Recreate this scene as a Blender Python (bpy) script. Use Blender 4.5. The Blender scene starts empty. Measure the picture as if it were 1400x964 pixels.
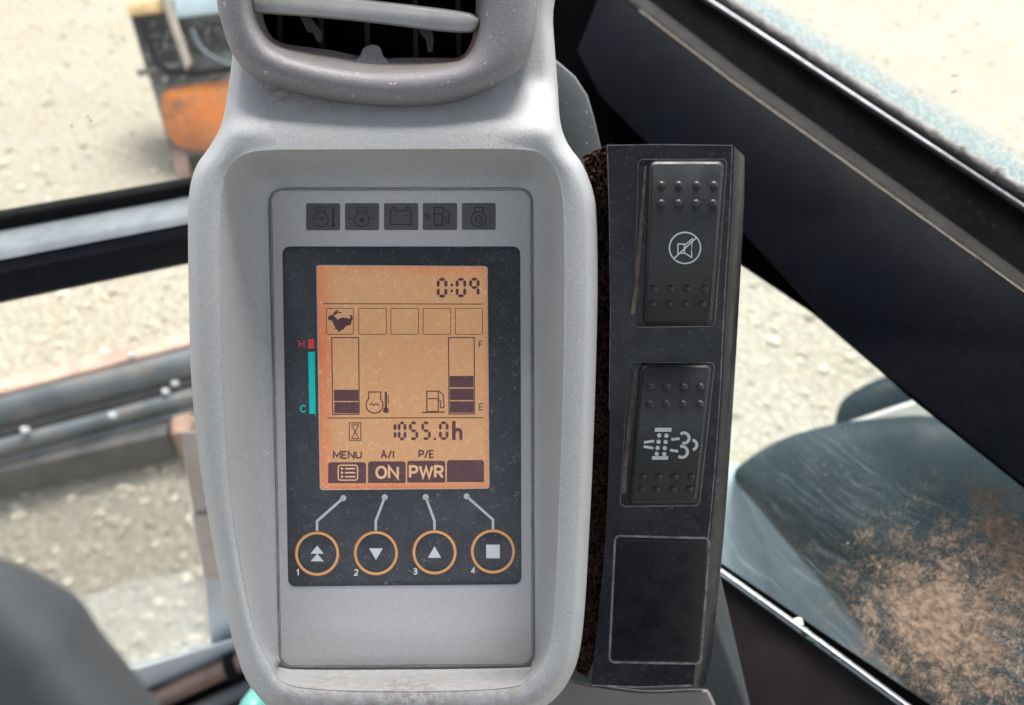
import bpy, bmesh, math, random
import numpy as np
from mathutils import Vector, Matrix, noise
from mathutils.geometry import tessellate_polygon

random.seed(7)
rng = np.random.default_rng(7)
R = math.radians
S = bpy.context.scene
COL = S.collection

# ------------------------------------------------------------------ camera, light, exposure
PITCH = R(42.0)
CAM = Vector((0, 0, 2.3))
FPX = 1010.0                       # focal length in photograph pixels (1400 wide)
FW_ = Vector((0, math.cos(PITCH), -math.sin(PITCH)))
UP_ = Vector((0, math.sin(PITCH), math.cos(PITCH)))
RT_ = Vector((1, 0, 0))
cd = bpy.data.cameras.new('camera'); cam = bpy.data.objects.new('camera', cd); COL.objects.link(cam)
cam.location = CAM; cam.rotation_euler = (R(90) - PITCH, 0, 0)
cd.sensor_width = 36; cd.lens = 36 * FPX / 1400
cd.clip_start = 0.01; cd.clip_end = 500
cd.dof.use_dof = True; cd.dof.focus_distance = 0.30; cd.dof.aperture_fstop = 8.4
S.camera = cam

SUN_EL, SUN_AZ = R(62), R(16)     # azimuth measured from +Y towards +X
w = bpy.data.worlds.new('World'); S.world = w; w.use_nodes = True
nt = w.node_tree; nt.nodes.clear()
sky = nt.nodes.new('ShaderNodeTexSky'); sky.sky_type = 'NISHITA'; sky.sun_disc = False
sky.sun_elevation = SUN_EL; sky.sun_rotation = SUN_AZ; sky.dust_density = 4.0; sky.air_density = 1.0; sky.altitude = 100
hs = nt.nodes.new('ShaderNodeHueSaturation'); hs.inputs['Saturation'].default_value = 0.35
bg = nt.nodes.new('ShaderNodeBackground'); bg.inputs['Strength'].default_value = 0.10
wo = nt.nodes.new('ShaderNodeOutputWorld')
nt.links.new(sky.outputs[0], hs.inputs['Color']); nt.links.new(hs.outputs[0], bg.inputs[0]); nt.links.new(bg.outputs[0], wo.inputs[0])
sl = bpy.data.lights.new('sun', 'SUN'); sl.energy = 1.5; sl.angle = R(25); sl.color = (1, 0.965, 0.91)
so = bpy.data.objects.new('sun', sl); COL.objects.link(so)
sdir = Vector((math.sin(SUN_AZ) * math.cos(SUN_EL), math.cos(SUN_AZ) * math.cos(SUN_EL), math.sin(SUN_EL)))
so.rotation_euler = sdir.to_track_quat('Z', 'Y').to_euler(); so.location = (0, 0, 8)
S.view_settings.view_transform = 'Standard'; S.view_settings.look = 'None'
S.view_settings.gamma = 1; S.view_settings.use_curve_mapping = False
S.view_settings.exposure = 2.05
S.render.engine = 'CYCLES'
S.cycles.use_denoising = True; S.cycles.max_bounces = 10; S.cycles.transparent_max_bounces = 16
S.cycles.sample_clamp_indirect = 6

# ------------------------------------------------------------------ coordinate helpers
def ray(px, py):
    return FW_ + RT_ * ((px - 700) / FPX) + UP_ * ((482 - py) / FPX)
def at(px, py, d):
    return CAM + ray(px, py) * d
class Plane:
    """a real plane in the place; P(px,py,z) is the point z metres proud of it seen at that pixel"""
    def __init__(s, p0, n):
        s.p0 = p0; s.n = n.normalized()
        if s.n.dot(CAM - p0) < 0: s.n = -s.n
    @classmethod
    def through(cls, a, b, c):
        return cls(a, (b - a).cross(c - a))
    def P(s, px, py, z=0.0):
        v = ray(px, py)
        return CAM + v * ((s.n.dot(s.p0 - CAM) + z) / s.n.dot(v))
def inv_plane(px0, py0, d0, gx, gy):
    f = lambda px, py: at(px, py, d0 / (1 - gy * (py - py0) - gx * (px - px0)))
    return Plane.through(f(px0, py0), f(px0 + 100, py0), f(px0, py0 + 100))

# ------------------------------------------------------------------ objects
def tag(o, label, cat, group=None, kind=None):
    if label: o['label'] = label
    if cat: o['category'] = cat
    if group: o['group'] = group
    if kind: o['kind'] = kind
    return o
def thing(name, label, cat, loc, group=None):
    o = bpy.data.objects.new(name, None); COL.objects.link(o); o.location = loc; o.empty_display_size = 0.02
    return tag(o, label, cat, group)
def origin(o):
    p = Vector((0, 0, 0))
    while o is not None:
        p = p + Vector(o.location); o = o.parent
    return p
def obj(name, geo, m, parent=None, smooth=True, loc=None, bevel=None, sharp=35):
    """one mesh object out of world-space (verts, faces)"""
    V, F = geo
    base = origin(parent) if parent else Vector((0, 0, 0))
    o_loc = (loc - base) if loc is not None else Vector((0, 0, 0))
    if parent is None and loc is None:
        c = sum((Vector(v) for v in V), Vector((0, 0, 0))) / len(V); o_loc = c
    off = base + o_loc
    me = bpy.data.meshes.new(name)
    me.from_pydata([tuple(Vector(v) - off) for v in V], [], F); 
    bm = bmesh.new(); bm.from_mesh(me); bmesh.ops.recalc_face_normals(bm, faces=bm.faces); bm.to_mesh(me); bm.free()
    me.materials.append(m)
    o = bpy.data.objects.new(name, me); COL.objects.link(o); o.location = o_loc
    if parent: o.parent = parent
    if smooth:
        me.polygons.foreach_set('use_smooth', [True] * len(me.polygons))
        me.set_sharp_from_angle(angle=R(sharp))
    if bevel:
        b = o.modifiers.new('bevel', 'BEVEL'); b.width = bevel; b.segments = 3; b.limit_method = 'ANGLE'; b.angle_limit = R(40)
        b.harden_normals = False
    return o
def join(*gs):
    V, F = [], []
    for v, f in gs:
        n = len(V); V += list(v); F += [tuple(i + n for i in q) for q in f]
    return V, F

# ------------------------------------------------------------------ 2-D outlines in photograph pixels
def catmull(pts, n=8, closed=True):
    out = []; L = len(pts); rngn = L if closed else L - 1
    for i in range(rngn):
        g = (lambda k: pts[k % L]) if closed else (lambda k: pts[min(max(k, 0), L - 1)])
        p0, p1, p2, p3 = [np.array(g(i + k), float) for k in (-1, 0, 1, 2)]
        for k in range(n):
            t = k / n
            out.append(tuple(0.5 * ((2 * p1) + (-p0 + p2) * t + (2 * p0 - 5 * p1 + 4 * p2 - p3) * t * t + (-p0 + 3 * p1 - 3 * p2 + p3) * t ** 3)))
    if not closed: out.append(tuple(map(float, pts[-1])))
    return out
def offset(poly, d):
    """closed outline moved by d pixels along its normals (positive = inward for clockwise-on-screen)"""
    P = np.array(poly, float); t = np.roll(P, -1, 0) - np.roll(P, 1, 0)
    t /= np.linalg.norm(t, axis=1)[:, None] + 1e-9
    nrm = np.stack([-t[:, 1], t[:, 0]], 1)
    return [tuple(p) for p in P + nrm * d]
def rquad(c, r, n=6):
    """quad (TL,TR,BR,BL) with rounded corners -> outline clockwise on screen"""
    out = []
    for i in range(4):
        p, a, b = np.array(c[i], float), np.array(c[i - 1], float), np.array(c[(i + 1) % 4], float)
        u = (a - p) / np.linalg.norm(a - p); v = (b - p) / np.linalg.norm(b - p)
        rr = r[i] if isinstance(r, (list, tuple)) else r
        ctr = p + (u + v) * rr; 
        for k in range(n + 1):
            th = k / n * math.pi / 2
            out.append(tuple(ctr - v * rr * math.cos(th) - u * rr * math.sin(th)) if rr > 0 else tuple(p))
            if rr <= 0: break
    return out
def rect(x0, y0, x1, y1): return [(x0, y0), (x1, y0), (x1, y1), (x0, y1)]
def circ(cx, cy, r, n=32, ry=None):
    return [(cx + r * math.cos(2 * math.pi * k / n), cy + (ry or r) * math.sin(2 * math.pi * k / n)) for k in range(n)]
class Ink:
    """flat print: polygons in photograph pixels laid on a plane"""
    def __init__(s): s.V = []; s.F = []
    def poly(s, pts):
        n = len(s.V); s.V += [tuple(p) for p in pts]
        for t in tessellate_polygon([[Vector((p[0], p[1], 0)) for p in pts]]): s.F.append(tuple(n + i for i in t))
        return s
    def ring(s, outer, inner):
        n = len(s.V); L = len(outer); s.V += list(outer) + list(inner)
        for i in range(L):
            j = (i + 1) % L; s.F.append((n + i, n + j, n + L + j, n + L + i))
        return s
    def frame(s, pts, wd): return s.ring(pts, offset(pts, wd))
    def rframe(s, x0, y0, x1, y1, wd, r=0):
        if r: return s.ring(rquad(rect(x0, y0, x1, y1), r), rquad(rect(x0 + wd, y0 + wd, x1 - wd, y1 - wd), max(r - wd, .3)))
        return s.ring(rect(x0, y0, x1, y1), rect(x0 + wd, y0 + wd, x1 - wd, y1 - wd))
    def circle(s, cx, cy, r, n=28): return s.poly(circ(cx, cy, r, n))
    def oring(s, cx, cy, r, wd, n=40): return s.ring(circ(cx, cy, r, n), circ(cx, cy, r - wd, n))
    def line(s, pts, wd):
        P = [np.array(p, float) for p in pts]; L, Rr = [], []
        for i, p in enumerate(P):
            a = P[i] - P[i - 1] if i else P[1] - P[0]
            b = P[i + 1] - P[i] if i < len(P) - 1 else a
            a = a / np.linalg.norm(a); b = b / np.linalg.norm(b); t = a + b; t /= np.linalg.norm(t) + 1e-9
            nn = np.array([-t[1], t[0]]); k = wd / 2 / max(0.4, abs(nn.dot([-a[1], a[0]])))
            L.append(tuple(p + nn * k)); Rr.append(tuple(p - nn * k))
        n = len(s.V); s.V += L + Rr; m = len(P)
        for i in range(m - 1): s.F.append((n + i, n + i + 1, n + m + i + 1, n + m + i))
        return s
    def arc(s, cx, cy, r, a0, a1, wd, n=14):
        return s.line([(cx + r * math.cos(R(a0 + (a1 - a0) * k / n)), cy + r * math.sin(R(a0 + (a1 - a0) * k / n))) for k in range(n + 1)], wd)
    def text(s, txt, x0, y0, x1, y1, wd=1.8):
        """plain sans letters drawn as strokes, fitted into a pixel box"""
        O = [(.5 - .5 * math.sin(R(q)), .5 - .5 * math.cos(R(q))) for q in range(0, 361, 24)]
        G = {'M': (1.15, [[(0, 1), (0, 0), (.5, .75), (1, 0), (1, 1)]]), 'E': (.75, [[(1, 0), (0, 0), (0, 1), (1, 1)], [(0, .5), (.85, .5)]]), 'N': (.95, [[(0, 1), (0, 0), (1, 1), (1, 0)]]),
             'U': (.9, [[(0, 0), (0, .68), (.12, .9), (.5, 1), (.88, .9), (1, .68), (1, 0)]]), 'A': (1., [[(0, 1), (.5, 0), (1, 1)], [(.2, .66), (.8, .66)]]), '/': (.6, [[(0, 1.05), (1, -.05)]]), 'I': (.12, [[(.5, 0), (.5, 1)]]),
             'P': (.8, [[(0, 1), (0, 0), (.6, 0), (.92, .08), (1, .27), (.92, .46), (.6, .55), (0, .55)]]), 'O': (1.05, [O]), 'W': (1.4, [[(0, 0), (.25, 1), (.5, .1), (.75, 1), (1, 0)]]),
             'R': (.85, [[(0, 1), (0, 0), (.6, 0), (.9, .08), (1, .26), (.9, .44), (.6, .52), (0, .52)], [(.5, .52), (1, 1)]]), 'H': (.9, [[(0, 0), (0, 1)], [(1, 0), (1, 1)], [(0, .5), (1, .5)]]),
             'C': (.95, [[(1, .2), (.8, .05), (.5, 0), (.15, .14), (0, .5), (.15, .86), (.5, 1), (.8, .95), (1, .8)]]), 'F': (.75, [[(1, 0), (0, 0), (0, 1)], [(0, .5), (.85, .5)]]),
             '1': (.4, [[(0, .22), (1, 0), (1, 1)]]), '2': (.75, [[(0, .2), (.2, .04), (.55, 0), (.9, .12), (.95, .32), (.7, .58), (0, 1), (1, 1)]]),
             '3': (.75, [[(0, .08), (.5, 0), (.9, .12), (.88, .36), (.4, .48), (.9, .6), (1, .8), (.6, 1), (0, .93)]]), '4': (.85, [[(.75, 1), (.75, 0), (0, .68), (1, .68)]])}
        gap = .34; tot = sum(G[c][0] for c in txt) + gap * (len(txt) - 1); X0, X1, Y0, Y1 = x0 + wd / 2, x1 - wd / 2, y0 + wd / 2, y1 - wd / 2; k = (X1 - X0) / tot; cx = X0
        for c in txt:
            a, st = G[c]
            for p in st: s.line([(cx + q[0] * a * k, Y0 + q[1] * (Y1 - Y0)) for q in p], wd)
            cx += (a + gap) * k
        return s
    def seg(s, ch, x0, y0, x1, y1, wd, slant=0.0):
        """seven segment figure"""
        on = {'0': 'abcdef', '1': 'bc', '5': 'acdfg', '9': 'abcfg', 'h': 'cefg'}[ch]
        ym = (y0 + y1) / 2; h = wd / 2; g = wd * .18
        def hb(y): return [(x0 + h + g, y), (x0 + wd + g, y - h), (x1 - wd - g, y - h), (x1 - h - g, y), (x1 - wd - g, y + h), (x0 + wd + g, y + h)]
        def vb(x, a, b): return [(x, a + g), (x + h, a + h + g), (x + h, b - h - g), (x, b - g), (x - h, b - h - g), (x - h, a + h + g)]
        D = {'a': hb(y0 + h), 'g': hb(ym), 'd': hb(y1 - h), 'f': vb(x0 + h, y0 + h, ym), 'e': vb(x0 + h, ym, y1 - h), 'b': vb(x1 - h, y0 + h, ym), 'c': vb(x1 - h, ym, y1 - h)}
        for c in on: s.poly(D[c])
        return s
    def geo(s, pl, z):
        zf = z if callable(z) else (lambda x, y: z)
        return [pl.P(x, y, zf(x, y)) for x, y in s.V], s.F
def plate(pl, outl, z1, z0, bev=0.0, bevpx=1.5):
    """solid slab with a bevelled front edge: outline in pixels, front at z1, back at z0"""
    L = len(outl); V, F = [], []
    rings = [(outl, z0), (outl, z1 - bev)] + ([(offset(outl, bevpx * .3), z1 - bev * .3), (offset(outl, bevpx), z1)] if bev else [])
    for o, z in rings: V += [pl.P(x, y, z) for x, y in o]
    for r in range(len(rings) - 1):
        for i in range(L):
            j = (i + 1) % L; F.append((r * L + i, r * L + j, (r + 1) * L + j, (r + 1) * L + i))
    top = rings[-1][0]
    for base in (0, (len(rings) - 1) * L):
        for t in tessellate_polygon([[Vector((p[0], p[1], 0)) for p in (outl if base == 0 else top)]]): F.append(tuple(base + i for i in t))
    return V, F
def loft(rings, cap0=False, cap1=False, closed=True):
    L = len(rings[0]); V = [p for r in rings for p in r]; F = []
    for r in range(len(rings) - 1):
        for i in range(L if closed else L - 1):
            j = (i + 1) % L; F.append((r * L + i, r * L + j, (r + 1) * L + j, (r + 1) * L + i))
    if cap0: F.append(tuple(range(L)))
    if cap1: F.append(tuple((len(rings) - 1) * L + i for i in range(L)))
    return V, F
def sweep(a, b, prof, side, up):
    """straight bar from a to b with profile points (s,u) along side/up"""
    r = [[p + side * s + up * u for s, u in prof] for p in (a, b)]
    return loft(r, True, True)
def tube(pts, rad, n=20):
    rings = []
    for i, p in enumerate(pts):
        t = (pts[min(i + 1, len(pts) - 1)] - pts[max(i - 1, 0)]).normalized()
        s = t.cross(Vector((0, 0, 1)));  s = s.normalized() if s.length > 1e-3 else Vector((1, 0, 0)); u = s.cross(t).normalized()
        rr = rad[i] if isinstance(rad, (list, tuple)) else rad
        rings.append([p + s * rr * math.cos(2 * math.pi * k / n) + u * rr * math.sin(2 * math.pi * k / n) for k in range(n)])
    return loft(rings, True, True)
def box(c, ax, ay, az):
    V = [c + ax * i + ay * j + az * k for i in (-1, 1) for j in (-1, 1) for k in (-1, 1)]
    return V, [(0, 1, 3, 2), (4, 6, 7, 5), (0, 4, 5, 1), (2, 3, 7, 6), (0, 2, 6, 4), (1, 5, 7, 3)]

# ------------------------------------------------------------------ materials
class N:
    def __init__(s, name):
        s.m = bpy.data.materials.new(name); s.m.use_nodes = True; s.t = s.m.node_tree; s.t.nodes.clear()
        s.out = s.t.nodes.new('ShaderNodeOutputMaterial'); s.tc = s.t.nodes.new('ShaderNodeTexCoord')
    def n(s, k, **a):
        q = s.t.nodes.new('ShaderNode' + k)
        for x, v in a.items(): setattr(q, x, v)
        return q
    def set(s, node, **a):
        for k, v in a.items():
            i = node.inputs[k.replace('_', ' ')]
            if hasattr(v, 'links') or hasattr(v, 'is_linked'): s.t.links.new(v, i)
            else: i.default_value = v
        return node
    def link(s, a, b): s.t.links.new(a, b)
    def vec(s, scale=(1, 1, 1), rot=(0, 0, 0), loc=(0, 0, 0)):
        mp = s.n('Mapping'); s.link(s.tc.outputs['Object'], mp.inputs[0])
        mp.inputs['Scale'].default_value = scale; mp.inputs['Rotation'].default_value = rot; mp.inputs['Location'].default_value = loc
        return mp.outputs[0]
    def noise(s, scale, detail=3, rough=.55, vec=None, dist=0):
        q = s.n('TexNoise'); s.link(vec if vec is not None else s.tc.outputs['Object'], q.inputs['Vector'])
        q.inputs['Scale'].default_value = scale; q.inputs['Detail'].default_value = detail; q.inputs['Roughness'].default_value = rough; q.inputs['Distortion'].default_value = dist
        return q.outputs['Fac']
    def rng(s, v, a, b, c=0., d=1., smooth=True):
        q = s.n('MapRange'); q.interpolation_type = 'SMOOTHSTEP' if smooth else 'LINEAR'
        s.link(v, q.inputs[0])
        for i, x in zip((1, 2, 3, 4), (a, b, c, d)): q.inputs[i].default_value = x
        return q.outputs[0]
    def math(s, op, a, b=None):
        q = s.n('Math', operation=op)
        for i, x in enumerate((a, b)):
            if x is None: continue
            if hasattr(x, 'is_linked'): s.link(x, q.inputs[i])
            else: q.inputs[i].default_value = x
        return q.outputs[0]
    def mix(s, f, a, b):
        q = s.n('Mix', data_type='RGBA')
        for i, x in ((0, f), (6, a), (7, b)):
            if hasattr(x, 'is_linked'): s.link(x, q.inputs[i])
            elif i == 0: q.inputs[0].default_value = x
            else: q.inputs[i].default_value = tuple(x) + (1,) if len(x) == 3 else x
        return q.outputs[2]
    def worms(s, scale=380, wd=.016, lo=.56, hi=.66):
        a = s.math('ABSOLUTE', s.math('SUBTRACT', s.noise(scale, 1, .4, None, .6), .5))
        return s.math('MULTIPLY', s.rng(a, wd * .4, wd, 1., 0.), s.rng(s.noise(scale * .61, 1, .5, s.vec((1, 1, 1), (.4, .2, .9), (.37, .11, .53))), lo, hi))
    def bump(s, h, strength=.3, dist=.001):
        q = s.n('Bump'); q.inputs['Strength'].default_value = strength; q.inputs['Distance'].default_value = dist; s.link(h, q.inputs['Height'])
        return q.outputs[0]
def surf(name, col, rough=.5, spec=.5, metal=0., var=.12, vscale=14, grain=.06, gscale=1800, bump=.0, bscale=1500, bdist=.0004,
         speck=0., speck_col=(.6, .58, .55), speck_scale=900, dust=0., dust_col=(.42, .36, .3), dust_scale=30, coat=0., emit=None, ior=None, rvar=.08, fibre=0., stains=()):
    k = N(name)
    c = Vector(col)
    a = k.noise(vscale, 4)
    cc = k.mix(k.rng(a, .3, .7), tuple(c * (1 - var)), tuple(c * (1 + var)))
    if grain:
        g = k.noise(gscale, 2)
        cc = k.mix(k.rng(g, .3, .7), cc, (1, 1, 1)) if False else k.mix(k.math('MULTIPLY', k.rng(g, .35, .75), grain), cc, tuple(min(1, x * 2.2 + .05) for x in col))
    if dust:
        d = k.math('MULTIPLY', k.rng(k.noise(dust_scale, 6, .65), .45, .75), dust)
        cc = k.mix(d, cc, dust_col)
    if speck:
        sp = k.rng(k.noise(speck_scale, 1.5, .5), .70 - .06 * speck, .78 - .06 * speck)
        cc = k.mix(k.math('MULTIPLY', sp, min(1, .55 + .2 * speck)), cc, speck_col)
    if fibre:
        for sc_ in (360, 620): cc = k.mix(k.math('MULTIPLY', k.worms(sc_), fibre), cc, speck_col)
    for (c0, r0, amt, scol, sc_) in stains:
        gg = k.n('NewGeometry'); q = k.n('VectorMath', operation='DISTANCE'); k.link(gg.outputs['Position'], q.inputs[0]); q.inputs[1].default_value = c0
        f_ = k.math('MULTIPLY', k.rng(q.outputs['Value'], 0., r0, 1., 0.), k.rng(k.noise(sc_, 5, .75), .40, .62)); cc = k.mix(k.math('MULTIPLY', f_, amt), cc, scol)
    b = k.n('BsdfPrincipled')
    k.link(cc, b.inputs['Base Color'])
    rr = k.rng(k.noise(vscale * 3, 4), .3, .7, max(.02, rough - rvar), min(1, rough + rvar)); k.link(rr, b.inputs['Roughness'])
    b.inputs['Specular IOR Level'].default_value = spec; b.inputs['Metallic'].default_value = metal; b.inputs['Coat Weight'].default_value = coat
    if ior: b.inputs['IOR'].default_value = ior
    if bump: k.link(k.bump(k.noise(bscale, 3), bump, bdist), b.inputs['Normal'])
    if emit:
        b.inputs['Emission Color'].default_value = tuple(emit[0]) + (1,); b.inputs['Emission Strength'].default_value = emit[1]
    k.link(b.outputs[0], k.out.inputs[0])
    return k.m
M = {}
M['housing'] = surf('grey_moulded_plastic', (.355, .366, .376), .52, .45, var=.05, vscale=9, grain=.15, gscale=1350, bump=.45, bscale=1500, bdist=.0004, speck=.10, speck_scale=700, dust=.10, dust_col=(.42, .38, .35), dust_scale=25, fibre=.14,
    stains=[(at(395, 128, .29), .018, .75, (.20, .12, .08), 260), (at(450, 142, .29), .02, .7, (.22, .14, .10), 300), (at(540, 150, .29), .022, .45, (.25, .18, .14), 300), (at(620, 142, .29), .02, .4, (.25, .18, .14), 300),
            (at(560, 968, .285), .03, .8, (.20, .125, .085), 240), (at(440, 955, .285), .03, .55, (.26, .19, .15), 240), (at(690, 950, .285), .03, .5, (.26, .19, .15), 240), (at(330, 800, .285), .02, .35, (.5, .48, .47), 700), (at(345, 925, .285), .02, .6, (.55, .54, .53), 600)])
M['plate'] = surf('silver_grey_face_sheet', (.49, .49, .505), .46, .5, var=.03, vscale=12, grain=.16, gscale=1400, bump=.25, bscale=1600, bdist=.0003, speck=.15, speck_scale=800, fibre=.15)
M['bezel'] = surf('mauve_grey_plastic', (.165, .158, .172), .5, .45, var=.06, vscale=15, grain=.18, gscale=1400, bump=.4, bscale=1500, bdist=.0004, speck=.2, speck_scale=420, speck_col=(.6, .58, .58), fibre=.12)
M['window'] = surf('smoked_display_window', (.034, .039, .048), .36, .5, var=.08, vscale=40, grain=.10, gscale=2600, speck=.5, speck_scale=1500, speck_col=(.30, .31, .33), fibre=.45, dust=.05, dust_col=(.16, .16, .17), dust_scale=160)
M['lamp'] = surf('unlit_lamp_window', (.085, .084, .092), .5, .4, var=.1, vscale=60, grain=.2, gscale=3000)
M['lamp_ink'] = surf('dark_lamp_symbol', (.042, .041, .047), .5, .3, grain=0)
M['ink'] = surf('lcd_figure', (.145, .068, .076), .45, .4, var=.1, grain=.1, fibre=.15, speck=.2, speck_scale=1500)
M['ink_soft'] = surf('lcd_thin_line', (.16, .075, .04), .45, .4, var=.05, grain=.1)
M['white'] = surf('white_print', (.74, .75, .76), .5, .4, var=.04, grain=0, speck=.0)
M['ring'] = surf('orange_ring_print', (.80, .42, .17), .5, .4, var=.06, vscale=60, grain=.0)
M['ring_edge'] = surf('burnt_orange_ring_edge', (.36, .11, .02), .5, .4, grain=0)
M['red'] = surf('red_print', (.85, .08, .09), .5, .4, grain=.1)
M['cyan'] = surf('turquoise_print', (.0, .66, .60), .5, .4, grain=.1)
M['lcd_edge'] = surf('pale_screen_edge', (.55, .42, .35), .5, .4, grain=.3, gscale=700)
M['groove'] = surf('grime_in_groove', (.23, .21, .19), .8, .2, var=.4, vscale=90, grain=.2)
M['switch_panel'] = surf('black_switch_panel_plastic', (.012, .014, .020), .33, .28, var=.2, vscale=30, grain=.05, gscale=2500, bump=.15, bscale=1800, bdist=.0002, speck=.12, speck_scale=1100, speck_col=(.25, .25, .27), fibre=.3, dust=.12, dust_col=(.10, .10, .11), dust_scale=70)
M['rocker'] = surf('charcoal_rocker_rubber', (.017, .0195, .023), .46, .45, var=.1, vscale=40, grain=.12, gscale=3500, bump=.25, bscale=3000, bdist=.0002, speck=.3, speck_scale=1500, speck_col=(.2, .2, .2))
M['dust_line'] = surf('dried_mud_line', (.17, .13, .11), .8, .3, var=.4, vscale=200, grain=.3, gscale=2000, speck=.4, speck_scale=900)
M['pale_line'] = surf('pale_dust_highlight_line', (.16, .16, .17), .8, .3, var=.5, vscale=200, grain=.3, gscale=2000)
M['blank'] = surf('black_blank_cover', (.0065, .0075, .0115), .36, .25, var=.2, vscale=40, grain=.05, speck=.15, speck_scale=1300, speck_col=(.16, .16, .18), fibre=.16)
M['icon'] = surf('pale_blue_grey_print', (.55, .60, .64), .5, .4, grain=.1)
M['cab_black'] = surf('satin_black_paint', (.0028, .0036, .0056), .45, .02, var=.2, vscale=8, grain=.0, fibre=.22, speck_col=(.035, .037, .045), dust=.12, dust_col=(.012, .012, .013), dust_scale=12)
M['cab_matt'] = surf('matt_black_trim', (.0032, .0032, .0038), .75, .02, var=.3, vscale=20, grain=.05, speck=.2, speck_scale=600, speck_col=(.09, .08, .08))
M['void'] = surf('soot_black', (.0015, .0015, .0018), .9, .0, grain=0)
M['chamfer'] = surf('worn_dark_edge', (.014, .013, .013), .7, .08, var=.3, vscale=40, grain=.2, gscale=600)
M['trim'] = surf('brushed_metal_trim', (.22, .22, .235), .42, .5, metal=.8, var=.2, vscale=60, grain=.1)
M['seal'] = surf('weathered_grey_seal', (.17, .165, .155), .85, .2, var=.4, vscale=50, grain=.4, gscale=500, bump=.6, bscale=400, bdist=.002)
M['rubber'] = surf('black_rubber', (.006, .006, .0065), .8, .15, grain=0)
M['rail'] = surf('satin_black_tube_paint', (.007, .0085, .0135), .38, .25, var=.15, vscale=25, grain=.0, dust=.1, dust_col=(.03, .035, .04), dust_scale=50)
M['rail_top'] = surf('pale_rail_highlight', (.29, .32, .335), .45, .6, var=.15, vscale=40, grain=.1, dust=.4, dust_col=(.2, .21, .21), dust_scale=60)  # pale grey stands in for the sky highlight along the rail's top
M['cover'] = surf('slate_grey_plastic', (.085, .095, .10), .45, .45, var=.1, vscale=16, grain=.08, speck=.2, speck_scale=500)
M['base'] = surf('grey_brown_plastic', (.17, .155, .155), .6, .4, var=.15, vscale=20, grain=.1, dust=.3, dust_col=(.2, .15, .12))
M['side_in'] = surf('brown_black_side_panel', (.008, .007, .008), .45, .15, var=.4, vscale=10, dust=.3, dust_col=(.03, .018, .016), dust_scale=9)
M['lever'] = surf('smooth_grey_grip', (.082, .092, .097), .5, .4, var=.06, vscale=18, grain=0)
M['dark_void'] = surf('dark_duct_plastic', (.008, .006, .008), .6, .2, grain=0)
M['vent_slat'] = surf('dark_vent_slat', (.05, .038, .048), .55, .3, grain=0)
M['pin'] = surf('shaded_pin_plastic', (.055, .05, .054), .55, .3, grain=.1)
M['louver'] = surf('grey_louver_plastic', (.30, .305, .315), .45, .45, var=.1, vscale=60, grain=.15, gscale=1800, dust=.25, dust_col=(.16, .14, .13), dust_scale=90)
M['shelf'] = surf('dusty_lip', (.21, .195, .195), .5, .5, var=.2, vscale=50, grain=.1, dust=.8, dust_col=(.26, .14, .09), dust_scale=55)
M['hood'] = surf('dark_teal_plastic_hood', (.010, .020, .025), .5, .12, var=.25, vscale=7, grain=.0)
M['hood_lip'] = surf('pale_hood_lip', (.42, .40, .37), .45, .5, var=.1, grain=0)
M['pale_panel'] = surf('pale_blue_grey_panel', (.36, .44, .47), .5, .4, var=.08, vscale=5, grain=0)
M['steel'] = surf('blue_grey_worn_steel', (.075, .092, .105), .5, .35, var=.3, vscale=8, grain=.0, dust=.7, dust_col=(.19, .135, .10), dust_scale=7)
M['steel_dark'] = surf('dark_oily_steel', (.035, .035, .038), .5, .4, var=.35, vscale=9, grain=.0, dust=.4, dust_col=(.13, .10, .08), dust_scale=8)
M['rust_red'] = surf('faded_rust_red_edge', (.34, .215, .165), .7, .3, var=.25, vscale=6, grain=.0, dust=.7, dust_col=(.5, .42, .33), dust_scale=9)
M['bolt'] = surf('bright_worn_bolt', (.50, .51, .52), .4, .5, grain=0)
M['rust'] = surf('rusty_brown_metal', (.22, .13, .09), .6, .4, var=.35, vscale=14, grain=.0)
M['post'] = surf('blue_grey_post_paint', (.58, .63, .66), .5, .4, var=.1, vscale=12, grain=0)
M['post_brown'] = surf('dusty_brown_post_face', (.54, .48, .44), .6, .35, var=.15, vscale=14, grain=0)
M['teal_cap'] = surf('teal_plastic_cap', (.09, .30, .27), .4, .5, var=.1, grain=0)
M['orange'] = surf('orange_machine_paint', (.62, .17, .018), .5, .4, var=.2, vscale=6, grain=.0, dust=.75, dust_col=(.30, .17, .09), dust_scale=6, speck=.8, speck_scale=40, speck_col=(.6, .45, .3),
    stains=[(at(232, 150, 4.5), .22, .9, (.10, .065, .04), 14), (at(262, 205, 4.5), .25, .9, (.16, .10, .07), 12), (at(300, 112, 4.5), .2, .8, (.20, .13, .08), 14)])
M['bucket_dark'] = surf('dark_bucket_hollow_glints', (.016, .013, .012), .5, .4, var=.4, vscale=9, grain=0, speck=1.6, speck_scale=40, speck_col=(.35, .33, .3), dust=.4, dust_col=(.10, .09, .08), dust_scale=7)  # darkness of the hollows and their glints, put into a flat colour
M['bucket_grey'] = surf('worn_grey_bucket_steel', (.10, .105, .10), .5, .4, var=.3, vscale=8, grain=0, speck=.35, speck_scale=40, speck_col=(.4, .36, .3), dust=.35, dust_col=(.25, .17, .09), dust_scale=7)
M['yellow'] = surf('faded_yellow_paint', (.52, .36, .17), .6, .4, var=.2, vscale=9, grain=0)
M['strap'] = surf('pale_tan_strap', (.42, .36, .29), .6, .4, var=.2, vscale=8, grain=0)
M['crumb'] = surf('green_glass_crumb', (.16, .33, .28), .3, .6, var=.3, vscale=300, grain=0)
M['chip'] = surf('white_chip', (.72, .76, .72), .5, .5, grain=0)

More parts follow.
